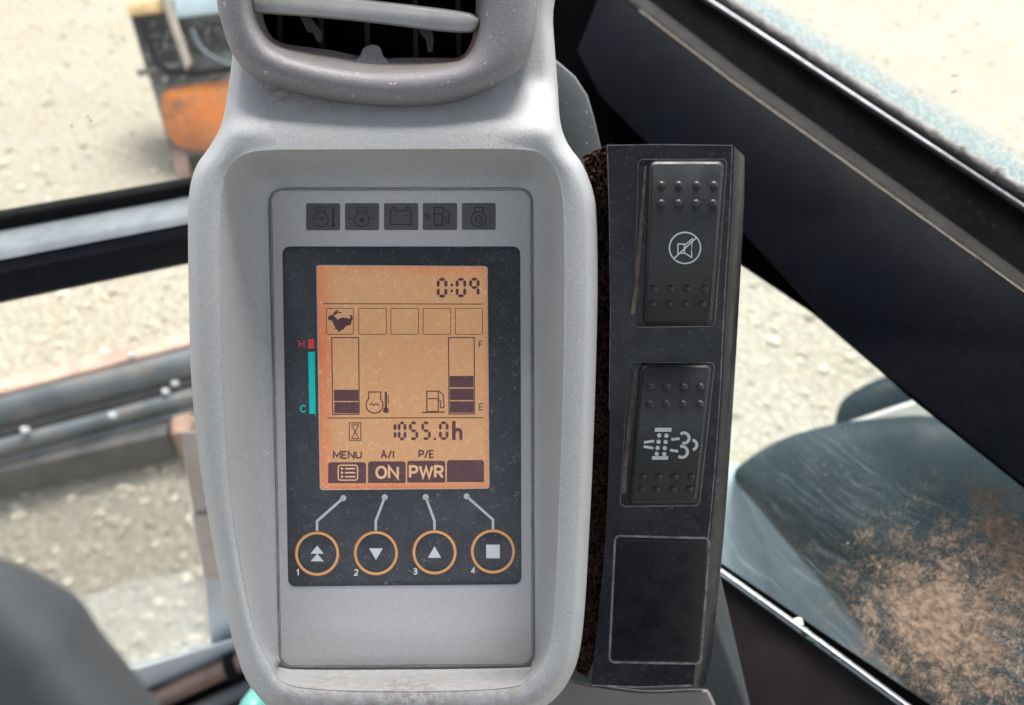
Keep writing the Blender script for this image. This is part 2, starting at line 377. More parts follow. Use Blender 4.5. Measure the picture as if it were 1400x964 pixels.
# foam: open cells
k = N('brown_open_cell_foam'); v = k.n('TexVoronoi', feature='F1'); v.inputs['Scale'].default_value = 620; k.link(k.tc.outputs['Object'], v.inputs['Vector'])
cell = k.rng(v.outputs['Distance'], .15, .62)
b = k.n('BsdfPrincipled'); b.inputs['Roughness'].default_value = .95; b.inputs['Specular IOR Level'].default_value = .1
k.link(k.mix(k.math('MULTIPLY', cell, k.rng(k.noise(60, 3), .3, .7, .55, 1.)), (.006, .004, .004), (.12, .066, .047)), b.inputs['Base Color'])
k.link(k.bump(cell, .9, .0012), b.inputs['Normal']); k.link(b.outputs[0], k.out.inputs[0]); M['foam'] = k.m

# backlit amber screen: the light of the lamp behind falls off to a deeper orange at two edges (set per corner below)
def lcd_mat(p_tl, p_tr, p_bl):
    k = N('amber_backlit_screen')
    ex = (p_tr - p_tl); ey = (p_bl - p_tl)
    g = k.n('NewGeometry'); sub = k.n('VectorMath', operation='SUBTRACT'); k.link(g.outputs['Position'], sub.inputs[0]); sub.inputs[1].default_value = p_tl
    def dot(e):
        q = k.n('VectorMath', operation='DOT_PRODUCT'); k.link(sub.outputs[0], q.inputs[0]); q.inputs[1].default_value = e / e.length_squared; return q.outputs['Value']
    u, v_ = dot(ex), dot(ey)
    def edge(t, a): return k.rng(t, 0., a, 1., 0.)
    e = k.math('MAXIMUM', k.math('MAXIMUM', edge(u, .13), k.math('MULTIPLY', edge(v_, .07), .5)),
               k.math('MAXIMUM', k.math('MULTIPLY', k.rng(u, .96, 1.), .5), k.math('MULTIPLY', k.rng(v_, .955, 1.), .9)))
    base = k.mix(e, (.54, .285, .135), (.60, .135, .035))
    n1 = k.rng(k.noise(16, 3), .3, .7)
    base = k.mix(k.math('MULTIPLY', n1, .35), base, (.55, .33, .19))
    sp = k.rng(k.noise(1500, 1.5), .665, .74)
    base = k.mix(k.math('MULTIPLY', sp, .4), base, (.75, .60, .45))
    for sc_ in (420, 700): base = k.mix(k.math('MULTIPLY', k.worms(sc_, .02, .52, .62), .32), base, (.8, .66, .5))
    b = k.n('BsdfPrincipled'); k.link(base, b.inputs['Base Color']); b.inputs['Roughness'].default_value = .4
    k.link(base, b.inputs['Emission Color']); b.inputs['Emission Strength'].default_value = .10
    k.link(b.outputs[0], k.out.inputs[0]); return k.m

# glass: clear pane with a film of dirt; mask(k) gives the dirt amount 0..1
def glass(name, dirt=None, tint=(.97, .985, .98), refl=.6):
    k = N(name)
    tr = k.n('BsdfTransparent'); tr.inputs[0].default_value = tuple(tint) + (1,)
    gl = k.n('BsdfGlossy'); gl.inputs['Roughness'].default_value = .02
    fr = k.n('Fresnel'); fr.inputs[0].default_value = 1.35
    ms = k.n('MixShader'); k.link(k.math('MULTIPLY', fr.outputs[0], refl), ms.inputs[0]); k.link(tr.outputs[0], ms.inputs[1]); k.link(gl.outputs[0], ms.inputs[2])
    cur = ms.outputs[0]
    for fac, col in (dirt(k) if dirt else []):
        df = k.n('BsdfDiffuse')
        if hasattr(col, 'is_linked'): k.link(col, df.inputs[0])
        else: df.inputs[0].default_value = tuple(col) + (1,)
        m2 = k.n('MixShader'); k.link(fac, m2.inputs[0]); k.link(cur, m2.inputs[1]); k.link(df.outputs[0], m2.inputs[2]); cur = m2.outputs[0]
    k.link(cur, k.out.inputs[0]); return k.m
def specks(k):
    s1 = k.rng(k.noise(130, 2, .5), .735, .77); s2 = k.rng(k.noise(9, 2), .5, .62)
    film = k.rng(k.noise(5, 5), .3, .8, .02, .09)
    return [(film, (.62, .60, .55)), (k.math('MULTIPLY', k.math('MULTIPLY', s1, s2), .7), (.06, .05, .04))]

# ================================================================== unseen cab roof and rear wall, added to shade the interior
mr = surf('dark_shade_lining', (.06, .06, .062), .9, .2, grain=0)
o = obj('cab_shade_roof', box(Vector((0, -.2375, 2.3 + .50)), Vector((.62, 0, 0)), Vector((0, .7325, 0)), Vector((0, 0, .03))), mr, bevel=.02); o['kind'] = 'structure'
o = obj('cab_shade_wall', box(Vector((0, -.95, 1.45)), Vector((.62, 0, 0)), Vector((0, .02, 0)), Vector((0, 0, .70))), mr, bevel=.01); o['kind'] = 'structure'

# ================================================================== the place outside
g = bpy.data.materials.new('pale_gravel'); 
k = N('pale_crushed_gravel')
n1 = k.rng(k.noise(1.1, 4), .3, .7); n2 = k.rng(k.noise(13, 5, .7), .38, .66); n3 = k.rng(k.noise(34, 4, .7), .42, .66); n4 = k.rng(k.noise(6, 4, .7), .45, .65)
c = k.mix(n1, (.40, .35, .26), (.44, .395, .315)); c = k.mix(k.math('MULTIPLY', n2, .55), c, (.50, .465, .395)); c = k.mix(k.math('MULTIPLY', n3, .6), c, (.26, .22, .155)); c = k.mix(k.math('MULTIPLY', n4, .4), c, (.37, .345, .305))
b = k.n('BsdfPrincipled'); k.link(c, b.inputs['Base Color']); b.inputs['Roughness'].default_value = .95; b.inputs['Specular IOR Level'].default_value = .15
k.link(k.bump(k.math('ADD', n2, n3), .7, .02), b.inputs['Normal']); k.link(b.outputs[0], k.out.inputs[0]); M['ground'] = k.m
o = obj('ground', ([(-120, -120, 0), (120, -120, 0), (120, 160, 0), (-120, 160, 0)], [(0, 1, 2, 3)]), M['ground'], smooth=False, loc=Vector((0, 0, 0)))
o['kind'] = 'structure'
def stones():
    ico = bmesh.new(); bmesh.ops.create_icosphere(ico, subdivisions=1, radius=1); 
    bv = np.array([v.co[:] for v in ico.verts]); bf = np.array([[v.index for v in f.verts] for f in ico.faces]); ico.free()
    n = 9000
    yy = .75 + 9.5 * rng.random(n) ** 1.6; xx = (rng.random(n) - .5) * 2 * (1.0 + .85 * yy)
    r = .007 + .022 * rng.random(n) ** 2.6
    V = bv[None] * (1 + .25 * rng.standard_normal((n, len(bv), 1))) * r[:, None, None] * (np.array([1, 1, .6]) * (.75 + .5 * rng.random((n, 1, 3))))
    a = rng.random(n) * 6.28; ca, sa = np.cos(a)[:, None], np.sin(a)[:, None]
    X = V[..., 0] * ca - V[..., 1] * sa + xx[:, None]; Y = V[..., 0] * sa + V[..., 1] * ca + yy[:, None]; Z = V[..., 2] + r[:, None] * .2
    V = np.stack([X, Y, Z], -1).reshape(-1, 3); F = (bf[None] + (np.arange(n) * len(bv))[:, None, None]).reshape(-1, 3)
    return V, F
V, F = stones(); me = bpy.data.meshes.new('gravel'); me.from_pydata(V.tolist(), [], F.tolist())
k = N('loose_pale_stones'); gi = k.n('NewGeometry'); c = k.mix(gi.outputs['Random Per Island'], (.33, .285, .205), (.54, .485, .385)); b = k.n('BsdfPrincipled'); k.link(c, b.inputs['Base Color']); b.inputs['Roughness'].default_value = .9
k.link(b.outputs[0], k.out.inputs[0]); me.materials.append(k.m)
o = bpy.data.objects.new('gravel', me); COL.objects.link(o); tag(o, 'loose pale stones strewn over the gravel yard', 'gravel', kind='stuff')

# --- bucket lying on the yard, upper left
def gz(px, py, z):                      # point at height z seen at a pixel
    v = ray(px, py); return CAM + v * ((z - CAM.z) / v.z)
B0 = gz(250, 225, 0.0)
BK = Plane(at(240, 110, 4.5), Vector((-.12, -.80, .55)))
t = thing('bucket', 'orange and black digger bucket standing on the gravel behind the glass', 'bucket', B0)
body_out = [(172, 2), (330, -6), (340, 212), (262, 214), (231, 200), (214, 140), (192, 70)]
obj('body', plate(BK, body_out, -.06, -.50, .03, 5), M['bucket_grey'], t)
obj('cavity_shade', plate(BK, [(180, 22), (222, 18), (247, 88), (200, 96)], -.052, -.07), M['bucket_dark'], t)
obj('cavity_shade', plate(BK, [(243, 34), (330, 26), (330, 66), (256, 72)], -.052, -.07), M['bucket_dark'], t)
obj('cutting_edge', plate(BK, [(172, 2), (222, -2), (224, 18), (177, 24)], -.02, -.08, .02, 3), M['yellow'], t)
obj('top_plate', plate(BK, [(236, -12), (330, -16), (330, 16), (240, 26)], -.025, -.08, .02, 3), M['pale_panel'], t)
obj('side_panel', plate(BK, catmull([(222, 128), (250, 118), (300, 112), (332, 112), (334, 205), (290, 208), (250, 203), (231, 188), (222, 158)], 5), .0, -.10, .05, 9), M['orange'], t)
def bk_tube(pts, r_, m): return obj('hose', tube([BK.P(x, y, .0) for x, y in catmull(pts, 6, False)], r_), M[m], t)
bk_tube([(196, 30), (205, 60), (222, 92), (262, 100), (330, 92)], .018, 'rubber'); bk_tube([(262, 40), (275, 66), (300, 84), (335, 96)], .014, 'steel')
for x, y in ((206, 112), (226, 108), (250, 104), (292, 102)): obj('bolt', plate(BK, circ(x, y, 3.2, 10), -.02, -.07, .01, .8), M['bolt'], t)
obj('rib', plate(BK, [(186, 96), (250, 84), (252, 91), (189, 105)], -.02, -.07, .01, 1.5), M['bucket_grey'], t)
obj('strap', plate(BK, [(215, -14), (228, -14), (262, 86), (254, 96)], .015, -.06, .01, 2), M['strap'], t)
obj('foot', plate(BK, [(233, 198), (254, 198), (262, 250), (243, 252)], -.08, -.18), M['rust_red'], t)

# --- the steel blade / beam lying across the yard, left
t = thing('steel_beam', 'blue grey steel beam with a faded rust red top edge lying across the yard', 'beam', gz(130, 600, 0.0))
def along(y_l, y_r, r, zoff, m, name, x_r=470, flat=False):
    a = gz(-420, y_l - (y_r - y_l) * 420 / 256., zoff); bq = gz(x_r, y_r + (y_r - y_l) * (x_r - 256) / 256., zoff)
    if flat:
        d = (bq - a).normalized(); s = d.cross(Vector((0, 0, 1))).normalized(); u = Vector((0, 0, 1))
        return obj(name, sweep(a, bq, [(-r, -flat), (r, -flat), (r, flat), (-r, flat)], s, u), M[m], t, bevel=.01)
    return obj(name, tube([a, a.lerp(bq, .5), bq], r), M[m], t)
along(533, 467, .042, .36, 'rust_red', 'top_edge', flat=.018)
along(560, 496, .062, .30, 'steel', 'upper_tube')
along(590, 524, .060, .21, 'steel_dark', 'web', flat=.05)
along(612, 543, .030, .22, 'steel', 'lower_tube')
along(626, 560, .035, .17, 'steel', 'ledge', flat=.015)
along(650, 592, .055, .10, 'steel_dark', 'foot_bar', x_r=236, flat=.07)
for px_, py_, z_ in ((183, 484, .375), (157, 566, .27), (242, 523, .27), (229, 534, .26), (38, 586, .27)):
    bp = gz(px_, py_, z_) + Vector((0, -.012, .006)); obj('bolt', box(bp, Vector((.011, 0, 0)), Vector((0, .008, .006)), Vector((0, -.008, .011))), M['bolt'], t, bevel=.004)
rb = gz(255, 596, .12)
obj('end_block', box(rb, Vector((.035, .012, 0)), Vector((-.015, .05, 0)), Vector((0, 0, .075))), M['rust'], t, bevel=.012)

# ================================================================== cab: front side (left in the photograph)
PHI = R(23.5)
FWALL = Plane(at(130, 320, .60), Vector((-math.sin(PHI), math.cos(PHI), 0)))
fdir = Vector((math.cos(PHI), math.sin(PHI), 0)); fn = FWALL.n; UPZ = Vector((0, 0, 1))
mg = glass('dusty_front_glass', specks)
o = obj('upper_windscreen', plate(FWALL, [(-560, -160), (660, -160), (660, 206), (-560, 408)], -.043, -.047), mg, smooth=False)
tag(o, 'speckled clear front glass above the black cross rail', 'window')
o = obj('lower_windscreen', plate(FWALL, [(-560, 498), (660, 259), (660, 876), (-560, 1040)], -.030, -.035), mg, smooth=False)
tag(o, 'clear lower front glass between the black cross rail and the floor ledge', 'window')
t = thing('window_cross_rail', 'black satin tube rail crossing the front glass left of the monitor', 'rail', FWALL.P(130, 340, 0))
a, bq = FWALL.P(-560, 418.3, -.036), FWALL.P(660, 195.7, -.036)      # back line of the top face
prof = [(0, -.004), (.028, -.006)]
for ang in range(0, 91, 15): prof.append((.030 + .010 * math.sin(R(ang)), -.017 + .010 * math.cos(R(ang))))
for ang in range(0, 91, 15): prof.append((.030 + .010 * math.cos(R(ang)), -.036 - .010 * math.sin(R(ang))))
prof += [(0, -.048)]
obj('tube', sweep(a, bq, prof, fn, UPZ), M['rail'], t)
obj('top_highlight', sweep(a, bq, [(-.001, -.0035), (-.001, .0), (.026, -.0005), (.031, -.0022), (.035, -.0060), (.030, -.0064), (.027, -.0056)], fn, UPZ), M['rail_top'], t)
obj('upper_seal', sweep(a, bq, [(-.014, -.02), (-.0015, -.02), (-.0015, .010), (-.014, .012)], fn, UPZ), M['rubber'], t, bevel=.002)
a2, b2 = FWALL.P(-560, 514, -.012), FWALL.P(660, 270, -.012)
obj('lower_seal', sweep(a2, b2, [(-.008, -.001), (.006, -.001), (.006, .014), (-.008, .014)], fn, UPZ), M['rubber'], t, bevel=.002)
fz = FWALL.P(260, 985, 0); fl, fr_ = fz - fdir * .75, fz + fdir * .40
o = obj('cab_shade_floor', ([fl, fr_, Vector((fr_.x, -.95, fz.z)), Vector((fl.x, -.95, fz.z)), fl - UPZ * .03, fr_ - UPZ * .03, Vector((fr_.x, -.95, fz.z - .03)), Vector((fl.x, -.95, fz.z - .03))],
    [(0, 1, 2, 3), (4, 5, 6, 7), (0, 1, 5, 4), (1, 2, 6, 5), (2, 3, 7, 6), (3, 0, 4, 7)]), mr, smooth=False); o['kind'] = 'structure'  # floor added to keep ground light and bright reflections off the interior
# lower post, ledge, pipe
t = thing('window_post', 'blue grey post beside the monitor at the edge of the lower front glass', 'post', FWALL.P(305, 880, 0))
obj('post_upper', plate(FWALL, [(247, 590), (340, 590), (350, 702), (265, 702), (254, 640)], -.004, -.028, .003, 4), M['post_brown'], t)
obj('post_face', plate(FWALL, [(262, 702), (340, 702), (360, 905), (289, 885), (279, 790)], -.002, -.028, .003, 3), M['post'], t)
obj('bracket', plate(FWALL, [(265, 705), (345, 705), (350, 792), (280, 792)], .006, -.002, .002, 2), M['post_brown'], t)
t = thing('floor_ledge', 'blue grey ledge under the lower front glass', 'ledge', FWALL.P(260, 900, 0))
obj('ledge_top', plate(FWALL, [(-560, 1134), (640, 776), (640, 804), (-560, 1184)], .03, -.03, .008, 4), M['post'], t)
obj('ledge_riser', plate(FWALL, [(-560, 1180), (640, 800), (640, 1100), (-560, 1330)], -.005, -.03), M['cab_matt'], t)
t = thing('metal_pipe', 'brown metal pipe with a black clamp at the foot of the monitor', 'pipe', FWALL.P(265, 935, .05))
a, bq = FWALL.P(150, 986, .05), FWALL.P(345, 898, .05)
obj('pipe_wall', tube([a, bq], .0125), surf('brown_metal_pipe', (.20, .14, .115), .35, .5, metal=.4, var=.2, vscale=30, grain=0), t)
cc = FWALL.P(317, 911, .05); dd = (bq - a).normalized()
obj('clamp', tube([cc - dd * .007, cc - dd * .006, cc + dd * .006, cc + dd * .007], [.014, .017, .017, .014]), M['rubber'], t)
a3, b3 = FWALL.P(180, 1012, .07), FWALL.P(360, 930, .07)
obj('lower_tube', tube([a3, b3], .010), M['steel'], t)
cpt = at(346, 968, .62)
rings = []
for q in range(7):
    th = q / 6 * math.pi / 2
    rings.append([cpt + (RT_ * math.cos(2 * math.pi * j / 20) + UP_ * math.sin(2 * math.pi * j / 20)) * .0115 * math.cos(th) - FW_ * .012 * math.sin(th) for j in range(20)])
rings.insert(0, [p + FW_ * .03 for p in rings[0]])
o = obj('hose_cap', loft(rings, True, True), M['teal_cap']); tag(o, 'small teal plastic cap below the monitor by the pipe', 'cap')

# ================================================================== cab: right side
RW = Plane.through(at(820, 100, .72), at(1400, 330, .48), at(1000, 800, .50))
t = thing('corner_post', 'pure black corner post of the cab behind the monitor', 'post', RW.P(800, 250, -.05))
obj('post_body', plate(RW, [(640, -80), (860, -80), (900, 190), (885, 250), (800, 300), (780, 1080), (640, 1080)], -.052, -.09, .004, 3), M['void'], t)
t = thing('window_sill_beam', 'wide glossy blue black beam of the side window running behind the switch panel', 'beam', RW.P(1100, 300, 0))
low = [(1520, 762), (1400, 664), (1320, 600), (1245, 540), (1185, 492), (1130, 440), (1075, 382), (1015, 318), (940, 250), (874, 186), (819, 129)]
upl = [(790, 70), (826, -22), (853, -2), (1000, 111), (1150, 218), (1305, 330), (1520, 486)]
beam = upl + low
obj('beam_face', plate(RW, beam, 0, -.022, .0015, 2), M['cab_black'], t)
obj('upper_chamfer', loft([[RW.P(x, y, z) for x, y in [(826, -23), (853, -3), (1000, 110), (1150, 217), (1305, 329), (1520, 485)]] if i == 0 else
                           [RW.P(x + dx, y + dy, z) for x, y in [(826, -23), (853, -3), (1000, 110), (1150, 217), (1305, 329), (1520, 485)]]
                           for i, (dx, dy, z) in enumerate([(0, 0, .0005), (3, -4, 0.0), (10, -12, -.012), (12, -15, -.03)])], closed=False), M['chamfer'], t)
up2 = [(830, -40), (862, -17), (1010, 97), (1160, 204), (1316, 317), (1530, 470)]
trim_l = [(1530, 372), (1400, 287), (1200, 155), (1000, 24), (930, -22), (880, -56)]
obj('upper_rail', plate(RW, up2 + trim_l, -.026, -.07, .002, 2), M['cab_matt'], t)
ret_o = [(940, 262), (1013, 318), (1075, 382), (1130, 440), (1185, 492), (1245, 540), (1400, 664), (1520, 762)]
ret_i = [(1520, 768), (1400, 668), (1245, 545), (1200, 505), (1110, 428), (1013, 363), (940, 310)]
obj('opening_return', plate(RW, [(x + 3, y - 12) for x, y in ret_o] + ret_i, -.024, -.045), M['void'], t)
def strip(pl, pts, wpx, z, h, m, name, parent, round_=True, jag=0):
    c = catmull(pts, 14, False); rings = []
    for i, (x, y) in enumerate(c):
        p = pl.P(x, y, z); q = pl.P(*c[min(i + 1, len(c) - 1)], z); q0 = pl.P(*c[max(i - 1, 0)], z)
        tt = (q - q0).normalized(); s = tt.cross(pl.n).normalized(); wd = wpx * (p - CAM).length / FPX
        jj = 1 + jag * noise.noise(Vector((i * .9, z * 900, 1.3)))
        rings.append([p + s * math.cos(R(a)) * wd * jj + pl.n * math.sin(R(a)) * h * jj for a in range(0, 360, 30)])
    return obj(name, loft(rings, True, True), M[m], parent)
strip(RW, [(880, -57), (930, -23), (1000, 22), (1200, 154), (1400, 285), (1530, 370)], 2.8, -.022, .004, 'trim', 'metal_trim', t)
strip(RW, [(880, -66), (930, -33), (1000, 13), (1200, 144), (1400, 272), (1530, 356)], 7.5, -.030, .004, 'rubber', 'rubber_gap', t)
strip(RW, [(880, -76), (930, -43), (1000, 3), (1100, 69), (1200, 134), (1300, 199), (1400, 260), (1530, 342)], 5.5, -.029, .004, 'seal', 'weathered_seal', t, jag=.6)
t = thing('side_window', 'clear side window with a teal frosted edge at the top right', 'window', RW.P(1250, 60, -.04))
obj('pane', plate(RW, [(840, -120), (1600, -120), (1600, 400), (1400, 275), (1000, 15)], -.040, -.045), glass('side_glass', specks, refl=.25), t, smooth=False)
# frosted dirt along the pane's lower edge: fades out with distance from the seal
e0, e1 = RW.P(1000, 6, -.0385), RW.P(1400, 262, -.0385); ed = (e1 - e0).normalized(); eper = RW.n.cross(ed).normalized()
if eper.dot(RW.P(1200, 40, -.0385) - e0) < 0: eper = -eper
k = N('teal_frosted_dirt'); gg = k.n('NewGeometry'); sb = k.n('VectorMath', operation='SUBTRACT'); k.link(gg.outputs['Position'], sb.inputs[0]); sb.inputs[1].default_value = e0
dp = k.n('VectorMath', operation='DOT_PRODUCT'); k.link(sb.outputs[0], dp.inputs[0]); dp.inputs[1].default_value = eper
wob = k.math('ADD', dp.outputs['Value'], k.math('MULTIPLY', k.math('SUBTRACT', k.noise(45, 4, .7), .5), .014))
fal = k.rng(wob, .008, .029, 1., 0.); spk = k.rng(k.noise(420, 3, .7), .35, .62, .55, 1.)
df = k.n('BsdfDiffuse'); k.link(k.mix(k.rng(k.noise(500, 3, .7), .4, .65), (.17, .27, .30), (.45, .53, .53)), df.inputs[0])
tr = k.n('BsdfTransparent'); ms = k.n('MixShader'); k.link(k.math('MULTIPLY', fal, spk), ms.inputs[0]); k.link(tr.outputs[0], ms.inputs[1]); k.link(df.outputs[0], ms.inputs[2]); k.link(ms.outputs[0], k.out.inputs[0])
ink = Ink(); lowe = catmull([(860, -85), (1000, 4), (1200, 135), (1400, 261), (1560, 361)], 10, False); upe = [(x + 26, y - 52) for x, y in lowe]
ink.poly(lowe + upe[::-1]); obj('frosted_edge', ink.geo(RW, -.0385), k.m, t, smooth=False)
ink = Ink(); so_ = rquad([(1110, -72), (1285, -60), (1248, 44), (1100, -36)], [10, 10, 9, 10]); ink.frame(so_, 1.2)
ink.line([(1222, -4), (1238, 6)], .8)
obj('sticker_outline', ink.geo(RW, -.0388), surf('faint_sticker_edge', (.35, .33, .31), .6, .3, grain=0), t, smooth=False)

# lower side window
dc = RW.P(1290, 850, -.03)
def mud(k):
    gg = k.n('NewGeometry')
    def dist(c, a, b):
        q = k.n('VectorMath', operation='DISTANCE'); k.link(gg.outputs['Position'], q.inputs[0]); q.inputs[1].default_value = c
        return k.rng(q.outputs['Value'], a, b, 1., 0., False)
    fall = k.math('MAXIMUM', dist(dc, .004, .10), k.math('MULTIPLY', dist(RW.P(1410, 770, -.03), .0, .10), .92))
    fall = k.math('MAXIMUM', fall, k.math('MULTIPLY', dist(RW.P(1360, 940, -.03), .0, .08), .75))
    fine = k.noise(1000, 3, .8); clump = k.noise(60, 6, .75)
    amt = k.math('ADD', k.math('ADD', k.math('MULTIPLY', fine, 1.7), k.math('MULTIPLY', clump, 1.15)), k.math('MULTIPLY', fall, .55))
    m_ = k.math('MULTIPLY', k.rng(amt, 1.79, 1.90), .95)
    col = k.mix(k.rng(k.noise(240, 4, .7), .3, .7), (.15, .10, .07), (.34, .25, .185))
    # wiped smears: long brushed streaks and a few curved wipes, in the pane's own directions
    ex = (RW.P(1400, 900, -.03) - RW.P(1000, 560, -.03)).normalized(); ey = RW.n.cross(ex)
    def pv(a, b_, wig):
        q = k.n('CombineXYZ'); 
        for ax, e, sc_ in ((0, ex, a), (1, ey, b_)):
            d_ = k.n('VectorMath', operation='DOT_PRODUCT'); k.link(gg.outputs['Position'], d_.inputs[0]); d_.inputs[1].default_value = e
            k.link(k.math('MULTIPLY', k.math('ADD', d_.outputs['Value'], k.math('MULTIPLY', k.noise(14, 2), wig)), sc_), q.inputs[ax])
        return q.outputs[0]
    st1 = k.rng(k.noise(1, 4, .7, pv(14, 420, .05)), .48, .72); st2 = k.rng(k.noise(1, 4, .7, pv(60, 300, .12)), .52, .74)
    sm = k.math('ADD', k.math('MULTIPLY', st1, k.rng(k.noise(16, 3), .35, .65)), k.math('MULTIPLY', st2, k.rng(k.noise(24, 3), .5, .68)))
    film = k.math('ADD', k.math('MULTIPLY', sm, .13), k.rng(k.noise(12, 4), .3, .7, .01, .035))
    pt = k.math('MULTIPLY', k.rng(k.noise(700, 2), .69, .75), .5)
    return [(film, (.50, .58, .60)), (pt, (.55, .52, .48)), (m_, col)]
t = thing('lower_side_window', 'dirty lower side window caked with tan dust at the bottom right', 'window', RW.P(1200, 800, -.04))
obj('pane', plate(RW, [(900, 260), (1013, 345), (1110, 415), (1200, 490), (1400, 650), (1530, 760), (1530, 1160), (1262, 967), (985, 778), (900, 720)], -.030, -.034), glass('muddy_side_glass', mud, tint=(.93, .97, .97), refl=.5), t, smooth=False)
# lower sill
t = thing('lower_window_sill', 'black channel sill with a bright metal lip under the dirty side window', 'sill', RW.P(1120, 880, 0))
obj('channel', plate(RW, [(930, 732), (992, 774), (1130, 868), (1262, 957), (1440, 1080), (1430, 1100), (1240, 968), (994, 788), (930, 744)], -.020, -.045), M['void'], t)
strip(RW, [(930, 741), (994, 786), (1120, 876), (1240, 964), (1400, 1082)], 3.0, -.008, .004, 'trim', 'metal_lip', t)
obj('inner_panel', plate(RW, [(930, 748), (994, 793), (1236, 970), (1390, 1090), (1390, 1180), (900, 1180), (900, 730)], -.012, -.03, .002, 2), M['side_in'], t)
def crumb(px, py, r, m, name):
    c = RW.P(px, py, -.017); s = r * (c - CAM).length / FPX; bm = bmesh.new(); bmesh.ops.create_icosphere(bm, subdivisions=2, radius=s)
    for v in bm.verts: v.co *= 1 + .35 * noise.noise(v.co * 900 + Vector((px, py, 0)))
    G = ([v.co + c for v in bm.verts], [tuple(v.index for v in f.verts) for f in bm.faces]); bm.free()
    return obj(name, G, M[m], smooth=False)
tag(crumb(1091, 852, 6, 'chip', 'chip'), 'white chip lying in the channel of the lower sill', 'chip')
for px, py, r in ((1101, 864, 5), (1112, 874, 4.5), (1126, 883, 3.5), (1140, 893, 4), (1154, 903, 3.5)):
    tag(crumb(px, py, r, 'crumb', 'glass_crumb'), 'small green glass crumb lying in the channel of the lower sill', 'crumb', 'green glass crumbs in the sill channel')

# outside the lower side window: a dark rounded hood and a pale panel
HP = Plane(at(1150, 750, 1.0), Vector((-.35, -.55, .75)))
t = thing('machine_hood', 'dark teal rounded hood outside the dirty side window', 'hood', HP.P(1200, 900, -.1))
hood = catmull([(1003, 652), (1022, 628), (1070, 600), (1130, 582), (1200, 572), (1290, 572), (1420, 620), (1600, 760), (1600, 1120), (1390, 1120), (1262, 968), (1170, 856), (1085, 752), (1032, 690)], 6)
def dome(pl, outl, zc, zb, steps=8, back=.1):
    c = np.mean(np.array(outl), 0); rings = [[pl.P(x, y, zb - back) for x, y in outl]]
    for i in range(steps):
        f = i / steps; s = 1 - f ** 2.2 * .9 if False else math.cos(f * math.pi / 2); 
        rings.append([pl.P(c[0] + (x - c[0]) * s, c[1] + (y - c[1]) * s, zb + zc * math.sin(f * math.pi / 2)) for x, y in outl])
    V, F = loft(rings, True, True); return V, F
obj('hood_shell', dome(HP, hood, .05, 0), M['hood'], t)
obj('hood_lip', plate(HP, catmull([(1080, 612), (1130, 587), (1180, 570), (1240, 550), (1275, 540), (1320, 545), (1350, 585), (1290, 586), (1200, 584), (1140, 592)], 5), -.012, -.10, .015, 5), M['hood_lip'], t)
HP2 = Plane(at(1190, 560, 1.75), Vector((-.2, -.6, .75)))
o = obj('rubber_fender', dome(HP2, catmull([(1146, 590), (1147, 556), (1168, 534), (1212, 514), (1290, 492), (1360, 540), (1340, 610), (1200, 612)], 5), .04, 0), M['hood']); tag(o, 'small dark rubber fender poking up behind the pale hood lip', 'fender')
HP3 = Plane(at(1050, 760, 1.12), Vector((-.45, -.5, .72)))
t = thing('deck_panel', 'pale blue folded panel between the switch panel and the dark hood', 'panel', HP3.P(1080, 880, 0))
obj('flat_panel', plate(HP3, [(900, 560), (1000, 640), (1030, 700), (1046, 772), (1060, 900), (900, 900)], -.0, -.03, .004, 3), M['pale_panel'], t)
obj('folded_panel', loft([[HP3.P(x, y, z) for x, y, z in [(985, 632, -.002), (1022, 690, -.002), (1038, 772, -.002), (1050, 905, -.002), (1070, 1060, -.002)]],
                          [HP3.P(x, y, z) for x, y, z in [(1040, 640, -.05), (1100, 740, -.06), (1190, 850, -.07), (1270, 950, -.07), (1360, 1090, -.07)]]], closed=False), M['pale_panel'], t)

# ================================================================== pillar cover behind the switch panel
PC = inv_plane(900, 500, .425, 0.0, .00022)
o = obj('pillar_cover', plate(PC, [(690, 60), (742, 68), (765, 86), (786, 104), (803, 130), (812, 160), (820, 195), (985, 790), (1025, 964), (1050, 1070), (690, 1070)], 0, -.012, .002, 3), M['cover'])
tag(o, 'slate grey pillar cover showing behind the monitor and below the switch panel', 'cover')
PB = inv_plane(880, 960, .385, 0, .0003)
o = obj('console_base', plate(PB, catmull([(740, 925), (800, 934), (880, 944), (955, 942), (972, 950), (990, 1000), (1010, 1080), (700, 1080), (715, 960)], 5), 0, -.03, .004, 4), M['base'])
tag(o, 'grey brown base moulding under the foot of the switch panel', 'base')

# ================================================================== the monitor console
K = inv_plane(548, 570, .303, .006 / 325, .019 / 466)
console = thing('monitor_console', 'pale grey machine monitor console with a recessed amber screen', 'monitor', K.P(548, 980, -.04))
sil = catmull([(300, -110), (312, -20), (318, 60), (312, 120), (303, 168), (288, 198), (268, 228), (259, 262), (257, 310), (258, 400), (261, 510), (270, 610), (282.5, 696), (301, 795),
               (320.5, 884), (345, 942), (396, 977), (545, 990), (690, 986), (745, 966), (779, 928), (796, 868), (806, 720), (813, 560), (817, 400), (816, 300), (811, 262), (797, 226), (776, 196), (766, 165), (762, 110), (756, 30), (748, -110), (525, -112)][::-1], 8)
crest = catmull([(420, 203), (400, 203), (380, 203), (362, 204), (344, 206), (328, 212), (314, 224), (305, 242), (301, 275), (300, 330), (301, 410), (304, 520), (310, 620), (317, 700), (331, 790),
                 (348, 862), (366, 902), (400, 938), (545, 946), (690, 941), (726, 925), (748, 892), (758, 840), (764, 720), (770, 560), (773, 400), (772, 300), (769, 262), (762, 236), (750, 217), (734, 206), (712, 203), (690, 202), (668, 202), (640, 202)][1:][::-1], 8)
